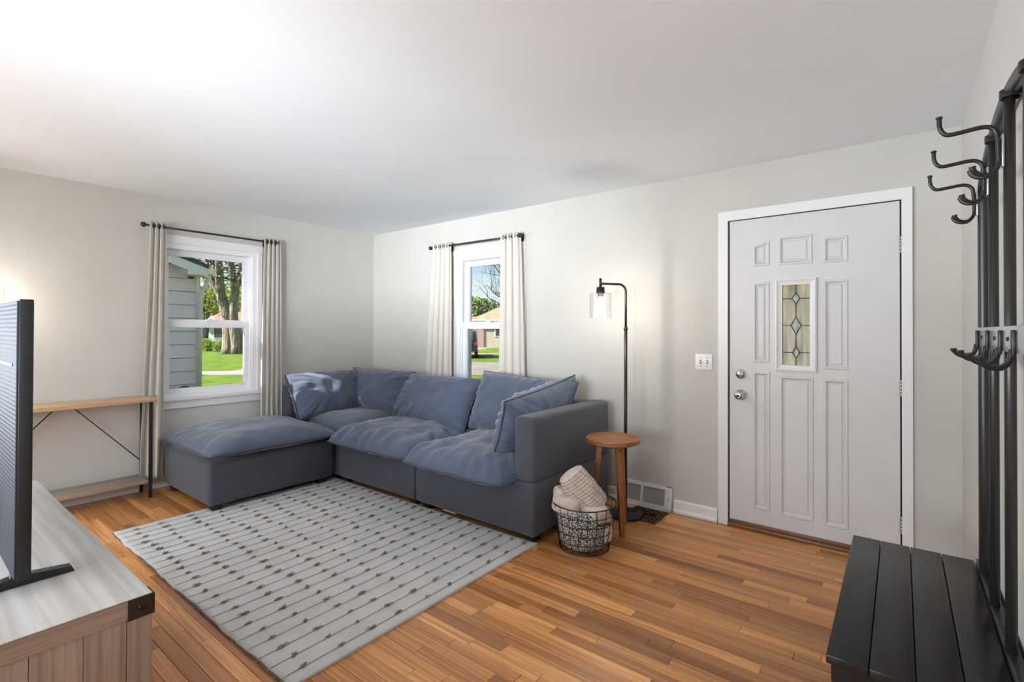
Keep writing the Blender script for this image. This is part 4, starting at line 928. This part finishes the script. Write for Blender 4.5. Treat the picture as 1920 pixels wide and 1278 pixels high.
# foliage and trees
def twigs(mb, p, d, L_, r, rs, lev):
    n_ = 5; pts = [p]; q = p.copy(); dd_ = d.copy()
    for i in range(n_):
        dd_ = (dd_ + Vector((rs.gauss(0, .16), rs.gauss(0, .16), rs.gauss(.03, .12)))).normalized(); q = q+dd_*L_/n_; pts.append(q.copy())
    mb.tube(pts, [r*(1-.6*i/n_) for i in range(n_+1)], 5 if lev else 4)
    if lev:
        for k in range(4):
            i = rs.randrange(2, n_+1); nd = (dd_*.6+Vector((rs.gauss(0, .6), rs.gauss(0, .6), rs.gauss(.2, .4)))).normalized(); twigs(mb, pts[i], nd, L_*.6, r*.42, rs, lev-1)
TD = 34.0
def tp(px, py, dz=0): return at(px, py, TD+dz)
mt = thing('maple_tree', tp(437, 662), 'large two-trunked maple tree standing on the lawn beyond the footpath', 'tree')
base = tp(430, 662); base.z = GZ-.1
obj('trunk', MB().tube([base, tp(430, 650), tp(430, 625), tp(428, 600), tp(422, 578), tp(415, 555), tp(412, 530, -.5), tp(411, 505, -1), tp(409, 480, -1), tp(406, 440, -1)], [.60, .47, .42, .42, .36, .30, .27, .24, .20, .14], 12), 'bark', mt)
b2 = tp(447, 662); b2.z = GZ-.1
obj('trunk', MB().tube([b2, tp(446, 648), tp(443, 630), tp(438, 612), tp(437, 595), tp(439, 570), tp(441, 548), tp(437, 525), tp(434, 500), tp(432, 460)], [.55, .46, .44, .42, .30, .26, .25, .22, .19, .15], 12), 'bark', mt)
obj('branch', MB().tube([tp(419, 565), tp(408, 545), tp(398, 526), tp(391, 512), tp(385, 480)], [.26, .22, .2, .17, .12], 10), 'bark', mt)
obj('branch', MB().tube([tp(441, 545), tp(448, 530), tp(455, 515), tp(462, 495), tp(470, 470)], [.22, .18, .15, .12, .10], 10), 'bark', mt)
obj('branch', MB().tube([tp(412, 530), tp(404, 510), tp(398, 492), tp(392, 465)], [.20, .17, .14, .10], 8), 'bark', mt)
obj('branch', MB().tube([tp(443, 540), tp(446, 520), tp(450, 500), tp(452, 470)], [.12, .10, .09, .07], 8), 'bark', mt)
rs = random.Random(5); mb = MB()
for px, py in ((398, 526), (391, 512), (411, 505), (434, 500), (455, 515), (448, 530), (385, 490), (408, 470), (432, 470), (462, 495), (400, 500)):
    for k in range(3): twigs(mb, tp(px, py), Vector((rs.gauss(0, 1), rs.gauss(0, 1), rs.uniform(-.2, .8))).normalized(), rs.uniform(1.6, 3.2), .05, rs, 2)
tag(obj('twigs', mb, 'twig', mt), kind='stuff')
tag(obj('young_leaves', leaves(tp(424, 470), (5.0, 5.0, 3.0), 900, .11, 8), 'spring_leaf', mt), kind='stuff')
sm = thing('background_tree', at(380, 640, 52), 'small leafing tree with several stems left of the maple', 'tree')
for k, (a, b_) in enumerate(((378, 372), (382, 386), (388, 398), (392, 408))):
    obj('stem', MB().tube([at(386, 646, 52), at((386+a)/2, 610, 52), at(a, 580, 52), at(b_, 548, 52), at(b_-2, 520, 52)], [.22, .18, .14, .10, .05], 7), 'twig', sm)
tag(obj('foliage', leaves(at(388, 556, 52), (3.2, 3.0, 2.9), 1500, .13, 6, shell=.15), 'spring_leaf', sm), kind='stuff')
for i, (px, py, dp, r, n_, m_, lab) in enumerate(((372, 575, 95, (9, 7, 5.0), 2600, 'spring_leaf', 'bright yellow green tree line behind the red roofed house'), (430, 572, 98, (10, 7, 5.2), 2600, 'hedge_leaf', 'green tree crown directly behind the maple trunk'), (470, 575, 100, (9, 7, 5.5), 2600, 'spring_leaf', 'yellow green tree crown right of the maple trunk'))):
    t_ = thing('background_tree', at(px, 622, dp), lab, 'tree', 'trees behind the far houses')
    c = at(px, py+8, dp); obj('stem', MB().tube([at(px, 640, dp), c], [.4, .2], 8), 'twig', t_)
    mb = leaves(c, r, n_, .38, 30+i, shell=.35); tag(obj('foliage', mb, m_, t_), kind='stuff')
def shrub(px, py, dp, r, m_, lab, n_=900, sz=.07, seed=1):
    c = at(px, py, dp); t_ = thing('shrub', (c.x, c.y, GZ), lab, 'shrub'); c.z = GZ+r[2]*.9
    obj('stem', MB().tube([(c.x, c.y, GZ-.05), (c.x, c.y, c.z)], .05, 6), 'twig', t_); tag(obj('foliage', leaves(c, r, n_, sz, seed, shell=.3), m_, t_), kind='stuff'); return t_
shrub(388, 655, 38, (.72, .72, .55), 'hedge_leaf', 'round green bush left of the maple trunk on the lawn', seed=2)
shrub(412, 655, 37, (.55, .55, .50), 'hedge_leaf', 'smaller green bush touching the maple trunk', seed=3)
shrub(378, 622, 66, (1.6, 1.3, 1.5), 'dark_leaf', 'dark evergreen bush in front of the white house', 900, .16, 4)
def house(name, lab, c0, wdir, W_, D_, wallh, roofh, wm, rm, wins, hip=False, z0=GZ, over=.5):
    """c0: ground corner nearest the left of the street face; wdir: unit direction along the face to the right; depth goes away from the camera"""
    a = Vector((*wdir, 0)).normalized(); n_ = Vector((-a.y, a.x, 0)); 
    if n_.dot(CFW) < 0: n_ = -n_
    c = Vector((c0[0], c0[1], z0)); h = thing(name, c, lab, 'house'); up = Vector((0, 0, 1))
    obj('wall', MB().prism([c, c+a*W_, c+a*W_+n_*D_, c+n_*D_], up*wallh), wm, h)
    e = [c-a*over-n_*over, c+a*(W_+over)-n_*over, c+a*(W_+over)+n_*(D_+over), c-a*over+n_*(D_+over)]; e = [p+up*(wallh-.05) for p in e]
    ins = D_/2 if hip else -.0
    r0 = c-a*(over-ins if not hip else -ins+over)+n_*D_/2+up*(wallh+roofh); r1 = c+a*(W_+over-(ins+over if hip else 0))+n_*D_/2+up*(wallh+roofh)
    if hip: r0 = c+a*(ins)+n_*D_/2+up*(wallh+roofh); r1 = c+a*(W_-ins)+n_*D_/2+up*(wallh+roofh)
    obj('roof', MB().add(e+[r0, r1], [(0, 1, 5, 4), (1, 2, 5), (2, 3, 4, 5), (3, 0, 4), (3, 2, 1, 0)]), rm, h)
    obj('fascia', MB().prism([e[0]-up*.12, e[1]-up*.12, e[2]-up*.12, e[3]-up*.12], up*.14), 'house_white', h)
    for (u0, u1, z0_, z1_) in wins:
        p = c+a*u0-n_*.06+up*z0_; f = obj('window', MB().prism([p, p+a*(u1-u0), p+a*(u1-u0)+n_*.05, p+n_*.05], up*(z1_-z0_)), 'house_white', h)
        p2 = p+a*.1-n_*.02+up*.1; obj('pane', MB().prism([p2, p2+a*(u1-u0-.2), p2+a*(u1-u0-.2)+n_*.02, p2+n_*.02], up*(z1_-z0_-.2)), 'dark_window', f)
    return h
q0 = gpt(385, 643); hA = house('white_house', 'white house with a red roof far behind the maple tree', q0, (CR.x, CR.y), 9, 8, 2.4, 1.5, 'house_white', 'roof_red', [(1.0, 2.2, .6, 1.9), (3.2, 4.2, .3, 2.0), (5.2, 6.4, .6, 1.9)])
q0 = gpt(893, 651); fdir = Vector((CR.x, CR.y, 0)); fdir = (Matrix.Rotation(math.radians(-6), 3, 'Z') @ fdir)
hB = house('cream_house', 'cream house with a tan hipped roof across the street', q0, (fdir.x, fdir.y), 10, 9, 2.75, 2.6, 'house_cream', 'roof_tan', [(1.8, 3.0, 1.05, 1.95), (5.5, 7.5, .9, 2.1)], True)
cA = Vector((*q0, GZ)); n_ = Vector((CFW.x, CFW.y, 0)).normalized()
obj('stone_front', MB().prism([cA-n_*.12-fdir*.3, cA-n_*.12+fdir*.75, cA+n_*.3+fdir*.75, cA+n_*.3-fdir*.3], (0, 0, 2.5)), 'brick_far', hB)
q1 = gpt(855, 642); hC = house('brick_house', 'red roofed brick house far left of the cream house', q1, (CR.x, CR.y), 4.2, 7, 2.6, 1.0, 'brick_far', 'roof_red', [(2.2, 3.2, .8, 1.9)])
# utility pole
pc = Vector((*gpt(881, 640), GZ)); up_p = thing('utility_pole', pc, 'slender wooden utility pole rising in front of the green trees', 'utility pole')
pd = (pc-CPOS).dot(CFW); ptop = at(881, 541, pd)
obj('pole', MB().tube([pc, (ptop.x, ptop.y, ptop.z)], [.16, .11], 8), 'pole_wood', up_p)
obj('cross_arm', MB().tube([at(879.4, 548, pd), at(883.6, 548, pd)], .06, 6), 'pole_wood', up_p)
obj('transformer', MB().lathe([(.0, -.4), (.2, -.4), (.22, .35), (.1, .42)], at(884.3, 560, pd), 12), 'vent_dark', up_p)
for i, (px, py, dp, r, n_2, m_, lab) in enumerate(((868, 590, 92, (6, 5, 3.2), 2200, 'hedge_leaf', 'light green tree crown left of the utility pole'), (884, 588, 96, (5, 5, 3.4), 2200, 'spring_leaf', 'yellow green tree crown behind the utility pole'), (904, 588, 90, (4.2, 4, 3.0), 2200, 'dark_leaf', 'dark green tree crown behind the tan roof'))):
    t_ = thing('background_tree', at(px, 640, dp), lab, 'tree', 'trees behind the cream house')
    c = at(px, py, dp); obj('stem', MB().tube([at(px, 645, dp), c], [.35, .2], 8), 'twig', t_); tag(obj('foliage', leaves(c, r, n_2, .3, 50+i, shell=.3), m_, t_), kind='stuff')
bt = thing('bare_tree', at(975, 655, 44), 'bare branching tree rising above the tan roofed house', 'tree')
p0 = at(975, 655, 44); p0.z = GZ-.1; obj('trunk', MB().tube([p0, at(972, 620, 44), at(968, 585, 44), at(962, 550, 44)], [.35, .3, .26, .2], 8), 'twig', bt)
rs = random.Random(9); mb = MB()
for px, py, tx, ty in ((968, 585, 912, 560), (966, 570, 905, 535), (964, 560, 915, 505), (962, 550, 930, 480), (965, 565, 925, 545), (962, 550, 950, 470), (968, 580, 920, 568)):
    a, b_ = at(px, py, 44), at(tx, ty, 44+rs.uniform(-2, 2)); dv = b_-a; twigs(mb, a, dv.normalized(), dv.length, .075, rs, 3)
tag(obj('branches', mb, 'twig', bt), kind='stuff')
# parked car seen from behind
cg = Vector((*gpt(867, 672), GZ)); cdep = (cg-CPOS).dot(CFW)
car = thing('parked_car', cg, 'dark green parked vehicle on the street edge, rear end in view', 'car')
ca = (Matrix.Rotation(math.radians(4), 3, 'Z') @ Vector((CFW.x, CFW.y, 0))).normalized(); cs = Vector((ca.y, -ca.x, 0))   # length away from the viewer, width to the right
def cp(l, s, z): return cg + ca*l + cs*s + Vector((0, 0, z))
prof = [(0, .45), (.02, .95), (.12, 1.0), (.45, 1.58), (.9, 1.66), (2.4, 1.64), (3.1, 1.08), (4.3, .98), (4.5, .5)]
mb = MB(); W2 = .88; vs = []
for s in (-W2, W2):
    for l, z in prof: vs.append(cp(l, s*(1 if z < 1.2 else .84), z))
n9 = len(prof); mb.add(vs, [tuple(range(n9-1, -1, -1)), tuple(range(n9, 2*n9))] + [(i, (i+1) % n9, n9+(i+1) % n9, n9+i) for i in range(n9)]); obj('body', mb, 'car_paint', car)
obj('rear_window', MB().add([cp(.10, -.66, 1.06), cp(.10, .66, 1.06), cp(.40, .58, 1.52), cp(.40, -.58, 1.52)], [(0, 1, 2, 3)]).add([cp(.13, -.66, 1.05), cp(.13, .66, 1.05), cp(.43, .58, 1.51), cp(.43, -.58, 1.51)], [(3, 2, 1, 0)]), 'car_glass', car)
for s in (-1, 1):
    obj('side_window', MB().prism([cp(.6, s*.80, 1.1), cp(2.8, s*.80, 1.1), cp(2.35, s*.76, 1.55), cp(.7, s*.76, 1.55)], cs*(s*.04)), 'car_glass', car)
    obj('tail_light', MB().prism([cp(-.03, s*.70, .78), cp(-.03, s*.86, .78), cp(-.03, s*.86, .96), cp(-.03, s*.70, .96)], ca*.08), 'tail_red', car)
    for l in (.85, 3.6): c = cp(l, s*.80, .33); obj('wheel', MB().tube([c-cs*.1, c+cs*.1], .33, 18), 'tyre', car)
obj('bumper', MB().prism([cp(-.08, -.86, .42), cp(-.08, .86, .42), cp(-.08, .86, .62), cp(-.08, -.86, .62)], ca*.12), 'tyre', car)
